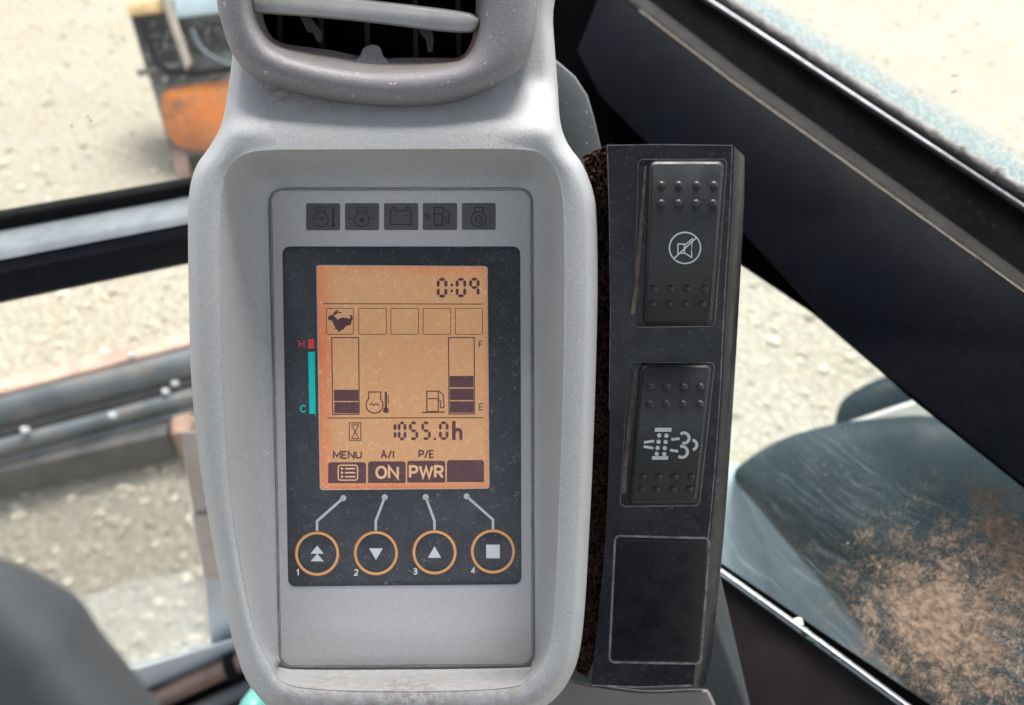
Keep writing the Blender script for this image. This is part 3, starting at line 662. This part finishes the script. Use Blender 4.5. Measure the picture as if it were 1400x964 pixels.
panel = catmull([(480, 256), (460, 256), (440, 256), (420, 256), (400, 256), (386, 257), (374, 262), (367, 275), (367, 300), (368, 340), (370, 420), (373, 520), (375, 620), (377, 700), (379, 800),
                 (381, 880), (384, 902), (396, 914), (548, 915), (715, 912), (727, 905), (731, 890), (731, 830), (730, 720), (730, 560), (729, 400), (729, 310), (729, 285), (727, 268), (719, 259), (706, 256), (690, 256), (670, 256), (645, 256), (600, 256)][1:][::-1], 8)
def ss(a, b, x): x = min(1, max(0, (x - a) / (b - a))); return x * x * (3 - 2 * x)
def zneck(x, y): return -.018 * (1 - ss(100, 188, y))
rings = []
def ring(outl, z, fn=None): rings.append([K.P(x, y, z + (fn(x, y) if fn else 0)) for x, y in outl])
inw = lambda d: offset(sil, d)
sgn = 1 if np.mean(np.linalg.norm(np.array(offset(sil, 5)) - np.array([540, 570]), axis=1)) < np.mean(np.linalg.norm(np.array(sil) - np.array([540, 570]), axis=1)) else -1
inw = lambda d: offset(sil, d * sgn)
RIM = .026
ring(inw(10), -.055); ring(inw(3), -.02); ring(sil, .004, zneck); ring(inw(1.2), RIM - .014, zneck); ring(inw(4.0), RIM - .0075, zneck); ring(inw(9), RIM - .003, zneck); ring(inw(15), RIM - .0008, zneck)
A = np.array(inw(15)); Bc = np.array(crest)
for f in np.linspace(.12, 1, 16):
    c = A * (1 - f) + Bc * f
    rings.append([K.P(x, y, RIM - .0008 + .0012 * math.sin(f * math.pi) * .5 + zneck(x, y) - .0004 * f ** 3) for x, y in c])
Pn = np.array(panel)
for f, z in ((.025, .0249), (.05, .0240), (.09, .0225), (.15, .0204), (.3, .0152), (.5, .0091), (.68, .0042), (.82, .0020), (.92, .0009), (1., .0004)):
    c = Bc * (1 - f) + Pn * f; rings.append([K.P(x, y, z) for x, y in c])
ring(panel, -.0004)
HV, HF = loft(rings, False, True)
vhole = catmull([(335, -110), (338, -50), (343, 0), (348, 28), (360, 51), (374, 66), (400, 78), (455, 91), (510, 98), (565, 97.5), (610, 92), (634, 83), (648, 66), (656, 40), (660, 0), (662, -50), (660, -110), (610, -140), (500, -146), (390, -140)], 4)
def inside(x, y, poly):
    c = False
    for a in range(len(poly)):
        (x0, y0), (x1, y1) = poly[a - 1], poly[a]
        if (y0 > y) != (y1 > y) and x < (x1 - x0) * (y - y0) / (y1 - y0) + x0: c = not c
    return c
def to_px(p):
    q = p - CAM; d = q.dot(FW_); return 700 + FPX * q.dot(RT_) / d, 482 - FPX * q.dot(UP_) / d
inn = [inside(*to_px(p), vhole) for p in HV]     # the outlet is cut through the moulding
HF = [f for f in HF if not any(inn[q] for q in f)]
obj('housing', (HV, HF), M['housing'], console, sharp=60)
face_c = [(369.5, 259), (726.5, 259), (728.5, 909.5), (383, 912)]
pf = rquad(face_c, 17, 8)
fp = obj('face_sheet', plate(K, pf, .0008, -.0015, .0004, 1.2), M['plate'], console)
ink = Ink(); ink.ring(offset(pf, -1.5), offset(pf, -.1)); obj('grime_line', ink.geo(K, .00072), M['groove'], fp, smooth=False)
ink = Ink(); ink.ring(offset(pf, 1.0), offset(pf, 1.9)); obj('worn_lit_edge', ink.geo(K, .00083), M['pale_line'], fp, smooth=False)
# status lamps
def lampicon(i, x0, y0):
    q = Ink(); cx, cy = x0 + 23, y0 + 18
    if i in (0, 1, 4):
        cx2 = cx - 3 if i == 0 else cx
        q.oring(cx2, cy + 4, 11, 1.6); q.line([(cx2 - 6, cy - 5), (cx2 - 6, cy - 12), (cx2 + 6, cy - 12), (cx2 + 6, cy - 5)], 1.6)
        if i == 0:
            q.line([(cx2 - 6, cy + 5), (cx2 - 3, cy + 2), (cx2, cy + 5), (cx2 + 3, cy + 2), (cx2 + 6, cy + 5)], 1.5); q.line([(cx + 14, cy - 13), (cx + 14, cy + 11)], 3); q.circle(cx + 14, cy + 12, 3, 12)
        if i == 1:
            q.circle(cx, cy + 5, 3.5, 14); q.line([(cx - 19, cy + 3), (cx - 13, cy + 3)], 1.6); q.line([(cx + 13, cy + 3), (cx + 19, cy + 3)], 1.6)
        if i == 4: q.oring(cx, cy + 4, 5.5, 1.5); q.line([(cx - 4, cy + 4), (cx + 4, cy + 4)], 1.4)
    if i == 2:
        q.rframe(cx - 15, cy - 9, cx + 15, cy + 12, 1.7); q.line([(cx - 12, cy - 12), (cx - 6, cy - 12)], 2.4); q.line([(cx + 6, cy - 12), (cx + 12, cy - 12)], 2.4); q.line([(cx - 10, cy - 1), (cx - 5, cy - 1)], 1.3); q.line([(cx + 5, cy - 1), (cx + 10, cy - 1)], 1.3)
    if i == 3:
        q.rframe(cx - 8, cy - 13, cx + 5, cy + 13, 1.7); q.line([(cx - 8, cy - 3), (cx + 5, cy - 3)], 1.5); q.line([(cx + 5, cy - 10), (cx + 13, cy - 5), (cx + 13, cy + 9), (cx + 9, cy + 9), (cx + 9, cy + 1), (cx + 5, cy + 1)], 1.5)
        q.line([(cx - 19, cy - 4), (cx - 14, cy), (cx - 19, cy + 4), (cx - 19, cy - 4)], 1.3)
    return q
names = ['coolant temperature', 'oil level', 'battery', 'fuel', 'engine preheat']
for i, (x0, x1) in enumerate(((418.6, 465), (471.7, 518.3), (525, 571.8), (578, 625), (631.4, 677.7))):
    y0, y1 = 278 - i * .1, 315 - i * .15
    wl = obj('indicator_window', plate(K, rquad(rect(x0, y0, x1, y1), 2, 3), .00105, .0002, .0002, .7), M['lamp'], console)
    wl['label'] = 'unlit dark status lamp with the %s symbol' % names[i]
    obj('symbol', lampicon(i, x0, y0).geo(K, .0011), M['lamp_ink'], wl, smooth=False)
# smoked window
wq = [(386, 337), (711.2, 337), (713, 799), (394, 802)]
win = obj('display_window', plate(K, rquad(wq, 10, 6), .00110, .0002, .0003, 1.0), M['window'], console)
lq = [(433.5, 363.5), (665.5, 365), (668, 667), (438.5, 669)]
lcd = obj('screen', plate(K, rquad(lq, 3, 3), .00125, .0004), lcd_mat(K.P(433, 363, .001), K.P(667, 363, .001), K.P(436, 669, .001)), console)
lcd['label'] = 'amber backlit liquid crystal screen reading 0:09 and 1055.0h'
Z1 = .00130
ink = Ink(); lo = rquad(lq, 3, 3); ink.ring(offset(lo, -1.3), offset(lo, .2)); obj('screen_edge', ink.geo(K, Z1), M['lcd_edge'], lcd, smooth=False)
ink = Ink()
ink.seg('0', 597, 380, 611.7, 407, 4.2); ink.poly(rect(616, 388, 619.4, 391.4)).poly(rect(616, 396, 619.4, 399.4)); ink.seg('0', 623, 380, 637.5, 406.7, 4.2)
ink.seg('9', 641.5, 379.6, 655.7, 406.4, 4.2); obj('clock_figures', ink.geo(K, Z1), M['ink'], lcd, smooth=False)
for ln in ([(442, 415.3), (660, 415.8)], [(447, 571.6), (661, 571)]):
    ink = Ink(); ink.line(ln, 1.2); obj('divider_line', ink.geo(K, Z1), M['ink_soft'], lcd, smooth=False)
for a in ((445.7, 483.7), (490, 528.6), (534, 572.6), (578, 616.6), (622, 660)):
    ink = Ink(); ink.rframe(a[0], 421.2, a[1], 457.5, .9, 2); obj('status_box', ink.geo(K, Z1), M['ink_soft'], lcd, smooth=False)
ink = Ink(); zz = lambda p: [(350 + x * .2857, 240 + y * .2857) for x, y in p]
hz = lambda p: [(436 + x * .05396, 412 + y * .05394) for x, y in p]
ink.poly(hz([(222, 420), (262, 362), (330, 345), (372, 350), (395, 390), (440, 420), (470, 470), (530, 430), (600, 408), (670, 415), (730, 430), (790, 440), (812, 400), (770, 375), (790, 342), (835, 350), (858, 400), (850, 480), (822, 500), (822, 560), (790, 605), (730, 612), (668, 640), (640, 700), (600, 722), (560, 730), (530, 775), (490, 765), (462, 712), (380, 712), (420, 690), (395, 640), (375, 580), (335, 510), (300, 478), (250, 480)]))
ink.poly(hz([(350, 345), (385, 275), (440, 225), (500, 222), (495, 240), (460, 262), (490, 290), (420, 345), (385, 350)])).poly(hz([(490, 290), (510, 262), (575, 280), (565, 305), (520, 308)]))
obj('running_hare_symbol', ink.geo(K, Z1), M['ink'], lcd, smooth=False)
for a, b_ in (([(452.8, 461), (491, 461), (491.9, 567), (454.2, 567.3)], [(454.2, 462.4), (489.6, 462.4), (490.5, 565.6), (455.6, 565.9)]), ([(612.4, 461), (649, 461), (649.3, 566.6), (613.2, 566.9)], [(613.8, 462.4), (647.6, 462.4), (647.9, 565.2), (614.6, 565.5)])):
    ink = Ink(); ink.ring(a, b_); obj('gauge_outline', ink.geo(K, Z1), M['ink'], lcd, smooth=False)
for a in ((456.6, 533, 490, 548.2), (457, 549.8, 490.3, 565), (614.8, 514, 647.3, 529.6), (614.9, 531.3, 647.5, 547), (615, 548.7, 647.7, 564.4)):
    ink = Ink(); ink.poly(rect(*a)); obj('gauge_block', ink.geo(K, Z1), M['ink'], lcd, smooth=False)
for a in (('F', 654.5, 466, 660.5, 475.5), ('E', 654.5, 551.5, 661, 561)):
    ink = Ink(); ink.text(*a, 1.3); obj('gauge_letter', ink.geo(K, Z1), M['ink'], lcd, smooth=False)
ink = Ink(); ink.arc(512, 553.5, 11.5, -48, 228, 1.6, 26); ink.line([(504, 545), (504, 536), (520.5, 536), (520.5, 545)], 1.6); ink.line([(505.5, 554), (508, 551.6), (511, 554.4), (514, 551.6), (517, 554.4), (519, 553)], 1.4)
ink.line([(527.6, 535.5), (527.6, 560)], 3.2); ink.circle(527.6, 561, 4, 16); ink.line([(531, 540), (531, 552)], 1); obj('coolant_symbol', ink.geo(K, Z1), M['ink'], lcd, smooth=False)
ink = Ink(); ink.rframe(582.7, 534, 600, 563.5, 1.6); ink.line([(583, 545), (600, 545)], 1.4); ink.line([(576.8, 564), (608, 563.4)], 1.8); ink.line([(600, 534.5), (606, 540), (607, 557), (602.5, 557.6), (602.5, 548), (600, 547)], 1.5)
obj('fuel_symbol', ink.geo(K, Z1), M['ink'], lcd, smooth=False)
ink = Ink(); ink.rframe(477, 577.5, 494, 602.6, 1.3); ink.line([(480.5, 581), (490.5, 581), (481, 599.5), (490.5, 599.5), (480.5, 581)], 1.2); obj('hourglass_symbol', ink.geo(K, Z1), M['ink'], lcd, smooth=False)
ink = Ink(); ink.seg('1', 531.5, 576.6, 542, 602, 4.0); ink.seg('0', 543.6, 576.4, 555.6, 602, 4.0); ink.seg('5', 559, 576.3, 572, 601.8, 4.0); ink.seg('5', 576, 576.2, 589, 601.7, 4.0); ink.poly(rect(593, 598.4, 596.2, 601.6)); ink.seg('0', 600, 576, 613.2, 601.6, 4.0); ink.line([(620.5, 575.6), (620.5, 601.5)], 5); ink.line([(622, 589.5), (626, 587.2), (629, 588.2), (630.2, 591.5), (630.2, 601.4)], 4.4)
obj('hour_figures', ink.geo(K, Z1), M['ink'], lcd, smooth=False)
ink = Ink(); ink.text('MENU', 455, 616.4, 495, 627.6, 2.2).text('A/I', 520, 615.6, 539.5, 627.2, 2.2).text('P/E', 572, 615, 593.8, 626.6, 2.2); obj('key_words', ink.geo(K, Z1), M['ink'], lcd, smooth=False)
M['lcd_pale'] = surf('amber_reversed_letter', (.55, .34, .20), .45, .4, var=.06, grain=.1, emit=((.55, .33, .18), .15))
for i, (a, txt) in enumerate((((448.7, 632, 500.5, 660.6), None), ((503.2, 630.8, 554.6, 660.4), 'ON'), ((556.8, 630, 608.8, 659.8), 'PWR'), ((611, 629, 661.8, 659.2), ''))):
    ink = Ink(); ink.poly(rquad(rect(*a), [4, 4, .5, .5], 4)); kb = obj('soft_key', ink.geo(K, Z1), M['ink'], lcd, smooth=False)
    ink = Ink(); cx, cy = (a[0] + a[2]) / 2, (a[1] + a[3]) / 2
    if txt is None:
        kx, ky = cx + 1, cy
        ink.rframe(kx - 14, ky - 11, kx + 14, ky + 11, 1.6, 4)
        for r_ in (-5.5, 0, 5.5): ink.circle(kx - 8, ky + r_, 1.7, 10); ink.line([(kx - 4, ky + r_), (kx + 10, ky + r_)], 2.0)
    elif txt == 'ON': ink.text('ON', 513, cy - 9, 545.5, cy + 9.5, 3.4)
    elif txt == 'PWR': ink.text('PWR', 559, cy - 9, 606.8, cy + 9.5, 3.4)
    if ink.V: obj('soft_key_mark', ink.geo(K, Z1 + .00005), M['lcd_pale'], kb, smooth=False)
# scale print beside the screen
ink = Ink(); ink.poly(rect(421, 463.5, 429.4, 476.8)).text('H', 408.2, 464.8, 416.6, 475.4, 1.7); obj('hot_mark', ink.geo(K, .00118), M['red'], console, smooth=False)
ink = Ink(); ink.poly([(421.2, 481), (430.4, 481), (431.4, 566), (423, 566)]).text('C', 410, 553.5, 418.4, 564); obj('cold_mark', ink.geo(K, .00118), M['cyan'], console, smooth=False)
# leader lines and push buttons
lead = [((469.3, 681), (433.5, 712.5), (433.5, 726)), ((526, 680), (513.8, 712), (513.8, 725.5)), ((582, 679.6), (594, 712), (594, 724.5)), ((638, 678.7), (674, 710.5), (674, 723.5))]
btn = [(433.6, 757), (514, 756.2), (594.1, 755.2), (674, 754)]
for i in range(4):
    ink = Ink(); ink.circle(*lead[i][0], 4.1, 20); ink.line(lead[i], 3.5); obj('leader_line', ink.geo(K, .00118), surf('grey_white_print', (.60, .61, .64), .5, .4, grain=.1) if i == 0 else bpy.data.materials['grey_white_print'], console, smooth=False)
    cx, cy = btn[i]
    bt = obj('push_button', plate(K, circ(cx, cy, 26.5, 48), .00150, .0008, .0003, 1.5), M['window'], console)
    bt['label'] = ['button with two white triangles pointing up', 'button with one white triangle pointing down', 'button with one white triangle pointing up', 'button with a white square'][i]
    ink = Ink(); ink.oring(cx, cy, 31, 6.0, 56); obj('ring_edge', ink.geo(K, .00117), M['ring_edge'], bt, smooth=False)
    ink = Ink(); ink.oring(cx, cy, 30, 3.6, 56); obj('ring', ink.geo(K, .00154), M['ring'], bt, smooth=False)
    ink = Ink()
    if i == 0: ink.poly([(cx, cy - 11), (cx + 9, cy), (cx - 9, cy)]).poly([(cx, cy), (cx + 9, cy + 10.5), (cx - 9, cy + 10.5)])
    if i == 1: ink.poly([(cx - 9.3, cy - 6.5), (cx + 9.3, cy - 6.5), (cx, cy + 9.5)])
    if i == 2: ink.poly([(cx, cy - 8.5), (cx + 9, cy + 7.5), (cx - 9, cy + 7.5)])
    if i == 3: ink.poly(rect(cx - 9.3, cy - 9.3, cx + 9.3, cy + 9.3))
    obj('button_symbol', ink.geo(K, .00156), M['white'], bt, smooth=False)
    nx, ny = ((406.8, 782.8), (487.2, 782.4), (567.8, 781.2), (647, 780.2))[i]
    ink = Ink(); ink.text(str(i + 1), nx - (2 if i == 0 else 3.2), ny - 4.7, nx + (1.8 if i == 0 else 3), ny + 4.7); obj('button_number', ink.geo(K, .00118), M['white'], bt, smooth=False)

# ================================================================== air vent above the monitor
vent = thing('air_vent', 'mauve grey rounded air vent outlet above the monitor screen', 'vent', K.P(520, 120, .01))
vo = catmull([(284, -150), (290, -60), (296, 0), (304, 36), (318, 74), (342, 102), (388, 123), (455, 139), (530, 147), (590, 145), (640, 134), (688, 113), (714, 90), (729, 55), (735, 0), (737, -60), (738, -150), (640, -190), (510, -200), (380, -190)][::-1], 8)
vi = catmull([(335, -110), (338, -50), (343, 0), (348, 28), (360, 51), (374, 66), (400, 78), (455, 91), (510, 98), (565, 97.5), (610, 92), (634, 83), (648, 66), (656, 40), (660, 0), (662, -50), (660, -110), (610, -140), (500, -146), (390, -140)][::-1], 8)
vb = catmull([(352, -104), (355, -50), (358, 0), (361, 28), (370, 48), (384, 58), (410, 63), (455, 69), (505, 79), (556, 79), (602, 79), (628, 78), (641, 64), (648, 40), (651, 0), (652, -50), (650, -104), (604, -130), (500, -136), (396, -130)][::-1], 8)
sg = 1 if np.ptp(np.array(offset(vo, 5))[:, 0]) < np.ptp(np.array(vo)[:, 0]) else -1
rings = [[K.P(x, y, .004) for x, y in offset(vo, 2 * sg)], [K.P(x, y, .014) for x, y in vo], [K.P(x, y, .019) for x, y in offset(vo, 1.5 * sg)], [K.P(x, y, .0235) for x, y in offset(vo, 6 * sg)], [K.P(x, y, .0262) for x, y in offset(vo, 13 * sg)]]
A = np.array(offset(vo, 13 * sg)); Bv = np.array(vi)
for f, z in ((.25, .0272), (.5, .0275), (.75, .0268), (.9, .0252), (.97, .0232), (1, .021)):
    c = A * (1 - f) + Bv * f; rings.append([K.P(x, y, z) for x, y in c])
obj('vent_ring', loft(rings), M['bezel'], vent, sharp=70)
C2 = np.array(vb); rings = []
for f, z in ((0, .0208), (.12, .0175), (.5, .0145), (.85, .012), (1, .010)): 
    c = Bv * (1 - f) + C2 * f; rings.append([K.P(x, y, z) for x, y in c])
obj('dusty_lip', loft(rings), M['shelf'], vent, sharp=70)
rings = [[K.P(x, y, z) for x, y in offset(vb, d)] for d, z in ((0, .0098), (0, -.02), (0, -.045))]
obj('duct', loft(rings, False, True), M['dark_void'], vent)
obj('louver_tab', plate(K, catmull([(486, 82), (492, 76), (497, 66), (508, 61), (519, 64), (524, 76), (530, 82), (530, 90), (486, 90)], 5), .014, .008, .0006, 1), M['bezel'], vent)
for x in (380, 437, 500, 566, 625):
    obj('vertical_slat', plate(K, [(x - 4, -100), (x + 4, -100), (x + 7, 90), (x - 1, 90)], -.012, -.040, .0008, 1), M['vent_slat'], vent)
bl = catmull([(345, -9), (400, -10), (470, -4), (560, 6), (630, 15), (650, 21), (657, 29), (652, 40), (640, 45), (600, 43), (520, 33), (430, 24), (360, 19), (346, 16), (343, 4)], 6)
sb_ = 1 if np.ptp(np.array(offset(bl, 3))[:, 1]) < np.ptp(np.array(bl)[:, 1]) else -1
def pillow(pl, outl, sgn_, zb, zt, wpx):
    rg = [[pl.P(x, y, zb) for x, y in outl]]
    for q in range(5):
        th = q / 4 * math.pi / 2; rg.append([pl.P(x, y, zb + (zt - zb) * (.35 + .65 * math.sin(th))) for x, y in offset(outl, sgn_ * wpx * (1 - math.cos(th)))])
    return loft(rg, True, True)
obj('louver_blade', pillow(K, bl, sb_, .010, .0185, 5), M['louver'], vent, sharp=70)
bl2 = [(x - 2, y - 72) for x, y in bl]; obj('louver_blade', pillow(K, bl2, sb_, .010, .0185, 5), M['louver'], vent, sharp=70)
for p in ([(408, 20), (424, 22), (441, 44), (440, 58), (433, 58), (428, 46), (420, 44)], [(572, 36), (590, 38), (594, 52), (592, 71), (585, 72), (582, 54), (574, 46)]):
    obj('louver_pin', plate(K, p, .009, .002, .001, 1), M['pin'], vent)

# ================================================================== foam strip
FO = inv_plane(820, 570, .326, 0, .00022)
lf = catmull([(796, 214), (800, 230), (806, 300), (808, 420), (806, 560), (800, 700), (796, 760), (786, 860), (788, 918)], 12, False)
rf = catmull([(836, 196), (838, 230), (842, 300), (846, 420), (845, 560), (840, 700), (836, 760), (824, 860), (803, 926)], 12, False)
rings = []
for i, (a, b_) in enumerate(zip(lf, rf)):
    r_ = []
    for j in range(13):
        f = j / 12; x = a[0] + (b_[0] - a[0]) * f; y = a[1] + (b_[1] - a[1]) * f
        zz_ = -.004 + .0022 * noise.noise(Vector((x * .25, y * .25, 0))) + .0015 * noise.noise(Vector((x * .7, y * .7, 3)))
        r_.append(FO.P(x + 1.6 * noise.noise(Vector((x * .3, y * .4, 7))), y, zz_))
    rings.append([FO.P(a[0], a[1], -.03)] + r_ + [FO.P(b_[0], b_[1], -.03)])
o = obj('foam_strip', loft(rings, True, True), M['foam']); tag(o, 'brown black open cell foam strip wedged between monitor and switch panel', 'foam')

# ================================================================== switch panel
PW = inv_plane(920, 570, .312, -.00002, .00026)
sp = thing('switch_panel', 'tall black switch panel with two rocker switches beside the monitor', 'switch panel', PW.P(890, 950, -.03))
edge = catmull([(829, 198), (831, 260), (834, 330), (835.5, 400), (834, 540), (830.5, 680), (824, 780), (815, 870), (808, 938)], 6, False)
edge_r = catmull([(948, 938), (954, 870), (966, 780), (976, 690), (986, 560), (993, 420), (1000, 300), (1004, 200)], 6, False)
outer_r = catmull([(962, 940), (972, 900), (984, 790), (992, 700), (1003, 540), (1011, 400), (1017, 280), (1018, 214)], 6, False)
front = edge + [(870, 940.5)] + edge_r + [(940, 198)]
back = edge + [(870, 940.5)] + outer_r + [(940, 198)]
mid = [tuple(np.array(a) * .35 + np.array(b_) * .65) for a, b_ in zip(front, back)]
rings = [[PW.P(x, y, -.034) for x, y in back], [PW.P(x, y, -.009) for x, y in back], [PW.P(x, y, -.0040) for x, y in mid], [PW.P(x, y, -.0008) for x, y in [tuple(np.array(a) * .8 + np.array(b_) * .2) for a, b_ in zip(front, back)]], [PW.P(x, y, 0) for x, y in front]]
sgf = 1 if np.ptp(np.array(offset(front, 3))[:, 0]) < np.ptp(np.array(front)[:, 0]) else -1
V, F = loft(rings, True, False); nL = len(front)
for tri in tessellate_polygon([[Vector((x, y, 0)) for x, y in front]]): F.append(tuple(4 * nL + i for i in tri))
shell = obj('panel_shell', (V, F), M['switch_panel'], sp, sharp=28)
ink = Ink(); ink.line([(829.5, 198.8), (900, 197.6), (1002, 198.8)], 1.4); ink.line(catmull([(1001, 201), (997, 300), (990, 420), (983, 560), (973, 690), (963, 780), (952, 868)], 6, False), 1.5)
ink.line([(809, 937), (870, 939.5), (946, 937)], 2.0); ink.line([(830.5, 200), (833, 300), (834.6, 420), (833, 560)], .9)
obj('worn_lit_edge', ink.geo(PW, .00008), M['pale_line'], shell, smooth=False)  # thin pale lines paint the highlights along the panel's edges
def rocker(corner, side_l, label, dots, icon):
    o_ = rquad(corner, 9, 6); xs = [p[0] for p in corner]; ytop, ybot = corner[0][1], corner[2][1]
    def zt(x, y):
        f = (y - ytop) / (ybot - ytop); return .0022 + .0080 * max(0, 1 - (2 * f - .98) ** 2 * .95)
    s1 = 1 if np.ptp(np.array(offset(o_, 3))[:, 0]) < np.ptp(np.array(o_)[:, 0]) else -1
    rg = [[PW.P(x, y, -.002) for x, y in offset(o_, -1.0 * s1)]]
    for d, k_ in ((0, -.0016), (.7, -.0007), (2.2, -.0002), (4.5, 0)): rg.append([PW.P(x, y, zt(x, y) + k_) for x, y in offset(o_, d * s1)])
    inner = offset(o_, 4.5 * s1); c0 = np.mean(np.array(inner), 0)
    # fill the crown with a grid between the two long sides so that it curves
    n1 = len(inner); V, F = loft(rg, True, False)
    cs = [np.array(p, float) for p in corner]; ctr = sum(cs) / 4
    def ins(q, h, v): return q + np.array([h, v])
    q0, q1, q2, q3 = ins(cs[0], 4.9, 4.9), ins(cs[1], -4.9, 4.9), ins(cs[2], -4.9, -4.9), ins(cs[3], 4.9, -4.9); base = len(V)
    for tt in np.linspace(0, 1, 40):
        a_, b_ = q0 + (q3 - q0) * tt, q1 + (q2 - q1) * tt
        for f in np.linspace(0, 1, 9): x, y = a_ + (b_ - a_) * f; V.append(PW.P(x, y, zt(x, y) + .00003))
    for i in range(39):
        for j in range(8): F.append((base + i * 9 + j, base + i * 9 + j + 1, base + (i + 1) * 9 + j + 1, base + (i + 1) * 9 + j))
    rk = obj('rocker_switch', (V, F), M['rocker'], sp, sharp=50); rk['label'] = label
    # switch housing collar and dusty left slot
    ink3 = Ink(); ink3.poly(side_l); obj('dusty_slot_edge', ink3.geo(PW, .0006), M['dust_line'], rk, smooth=False)
    col = rquad([(corner[0][0] - 15, corner[0][1] - 2), (corner[1][0] + 4, corner[1][1] - 2), (corner[2][0] + 4, corner[2][1] + 3), (corner[3][0] - 12, corner[3][1] + 2)], 7, 5)
    obj('collar', plate(PW, col, .0005, -.002, .0004, 1.5), M['switch_panel'], rk)
    ink4 = Ink(); ink4.ring(offset(col, -.8), offset(col, .4)); obj('collar_dust', ink4.geo(PW, .00012), M['groove'], rk, smooth=False)
    # raised dots, one mesh shared
    me = None
    for (x, y) in dots:
        c = PW.P(x, y, zt(x, y)); nn = (PW.P(x, y - 3, zt(x, y - 3)) - PW.P(x, y + 3, zt(x, y + 3))).normalized(); side = RT_; nrm = side.cross(nn).normalized()
        if nrm.dot(PW.n) < 0: nrm = -nrm
        if me is None:
            rr_ = []; rad = 5.6 * (c - CAM).length / FPX
            for q in range(5): th = q / 5 * math.pi / 2; rr_.append([Vector((rad * math.cos(th) * math.cos(2 * math.pi * j / 16), rad * math.cos(th) * math.sin(2 * math.pi * j / 16), rad * .72 * math.sin(th) - .0002)) for j in range(16)])
            V2, F2 = loft(rr_, False, True); me = bpy.data.meshes.new('raised_dot'); me.from_pydata([tuple(v) for v in V2], [], F2); me.materials.append(M['rocker']); me.polygons.foreach_set('use_smooth', [True] * len(me.polygons))
        d_ = bpy.data.objects.new('raised_dot', me); COL.objects.link(d_); d_.parent = rk; d_.location = c - origin(rk)
        d_.rotation_euler = Matrix((side, nrm.cross(side), nrm)).transposed().to_euler()
    obj('switch_symbol', icon.geo(PW, lambda x, y: zt(x, y) + .00012), M['icon'], rk, smooth=False)
    return rk
dots1 = [(x, y) for y, xs in ((253, (904.5, 928, 952.3, 976)), (278, (904, 927.5, 951.5, 975)), (395, (894, 917, 940, 963)), (416, (892, 914.8, 937.4, 960))) for x in xs]
dots2 = [(x, y) for y, xs in ((529, (889.3, 912, 935, 958)), (552.5, (889, 911.2, 933.8, 957)), (651.5, (879.3, 900.6, 922.7, 945)), (668.5, (877, 898, 920.5, 942.7))) for x in xs]
ic = Ink(); ic.oring(936.5, 339, 22.2, 1.9, 44); ic.line([(920.5 + 32.5 * q / 16, 354.5 - 30.5 * q / 16) for q in range(17)], 1.9); ic.rframe(926, 333, 936.5, 347, 1.6); ic.line([(936.5, 335), (946.5, 326.5), (945.5, 352), (936.5, 346)], 1.6)
rocker([(888, 220), (990, 220), (973, 443), (879, 445)], [(881, 228), (884, 226), (880, 300), (872, 400), (868, 428), (862, 430), (866, 400), (875, 300)], 'upper rocker switch with a crossed out horn symbol', dots1, ic)
z6 = lambda p: [(780 + x * .2698, 460 + y * .2698) for x, y in p]
ic = Ink(); ic.poly(z6([(428, 463), (512, 463), (511, 483), (427, 483)])).poly(z6([(414, 607), (496, 607), (494, 625), (412, 625)]))
for x, y in z6([(449, 502), (486, 503), (446, 534), (482, 535), (441, 565), (478, 566), (437, 595), (475, 596)]): ic.circle(x, y, 3.0, 14)
for a, b_ in (((372, 537), (424, 530)), ((371, 558), (419, 566)), ((511, 522), (553, 518)), ((504, 576), (546, 582))): ic.line(z6([a, b_]), 3.6)
for cx, cy, r_, a0, a1 in ((575, 515, 26, -130, 110), (565, 585, 28, -110, 130), (616, 550, 24, -85, 80)):
    (x, y), = z6([(cx, cy)]); ic.arc(x, y, r_ * .2698, a0, a1, 4.0, 18)
rocker([(875, 498), (973, 498), (952, 688), (860, 690)], [(868, 506), (871, 503), (866, 560), (858, 640), (856, 674), (850, 676), (852, 640), (860, 560)], 'lower rocker switch with an exhaust filter symbol', dots2, ic)
bc = [(841, 732.5), (970.5, 736), (958.5, 907.5), (833, 905.5)]
bo = rquad(bc, 7, 6); s2 = 1 if np.ptp(np.array(offset(bo, 3))[:, 0]) < np.ptp(np.array(bo)[:, 0]) else -1
bk = obj('blank_cover', plate(PW, offset(bo, 3.0 * s2), .0004, -.0015, .0003, 1.0), M['blank'], sp)
ink = Ink(); ink.ring(offset(bo, -1.4 * s2), offset(bo, 1.6 * s2)); obj('dusty_rim', ink.geo(PW, .00010), M['pale_line'], bk, smooth=False)

# ================================================================== grey grip close to the lens, lower left
GP = Plane(at(60, 900, .125), -FW_)
gsil = catmull([(-260, 770), (-120, 748), (0, 763), (62, 788), (108, 818), (140, 864), (180, 914), (222, 972), (262, 1060), (270, 1180), (160, 1330), (-60, 1380), (-280, 1300), (-360, 1100), (-340, 900)], 8)
o = obj('control_lever', dome(GP, gsil, .024, 0, 14, .016), M['lever'], sharp=80); tag(o, 'smooth dark grey rounded control lever head out of focus at the lower left', 'lever')
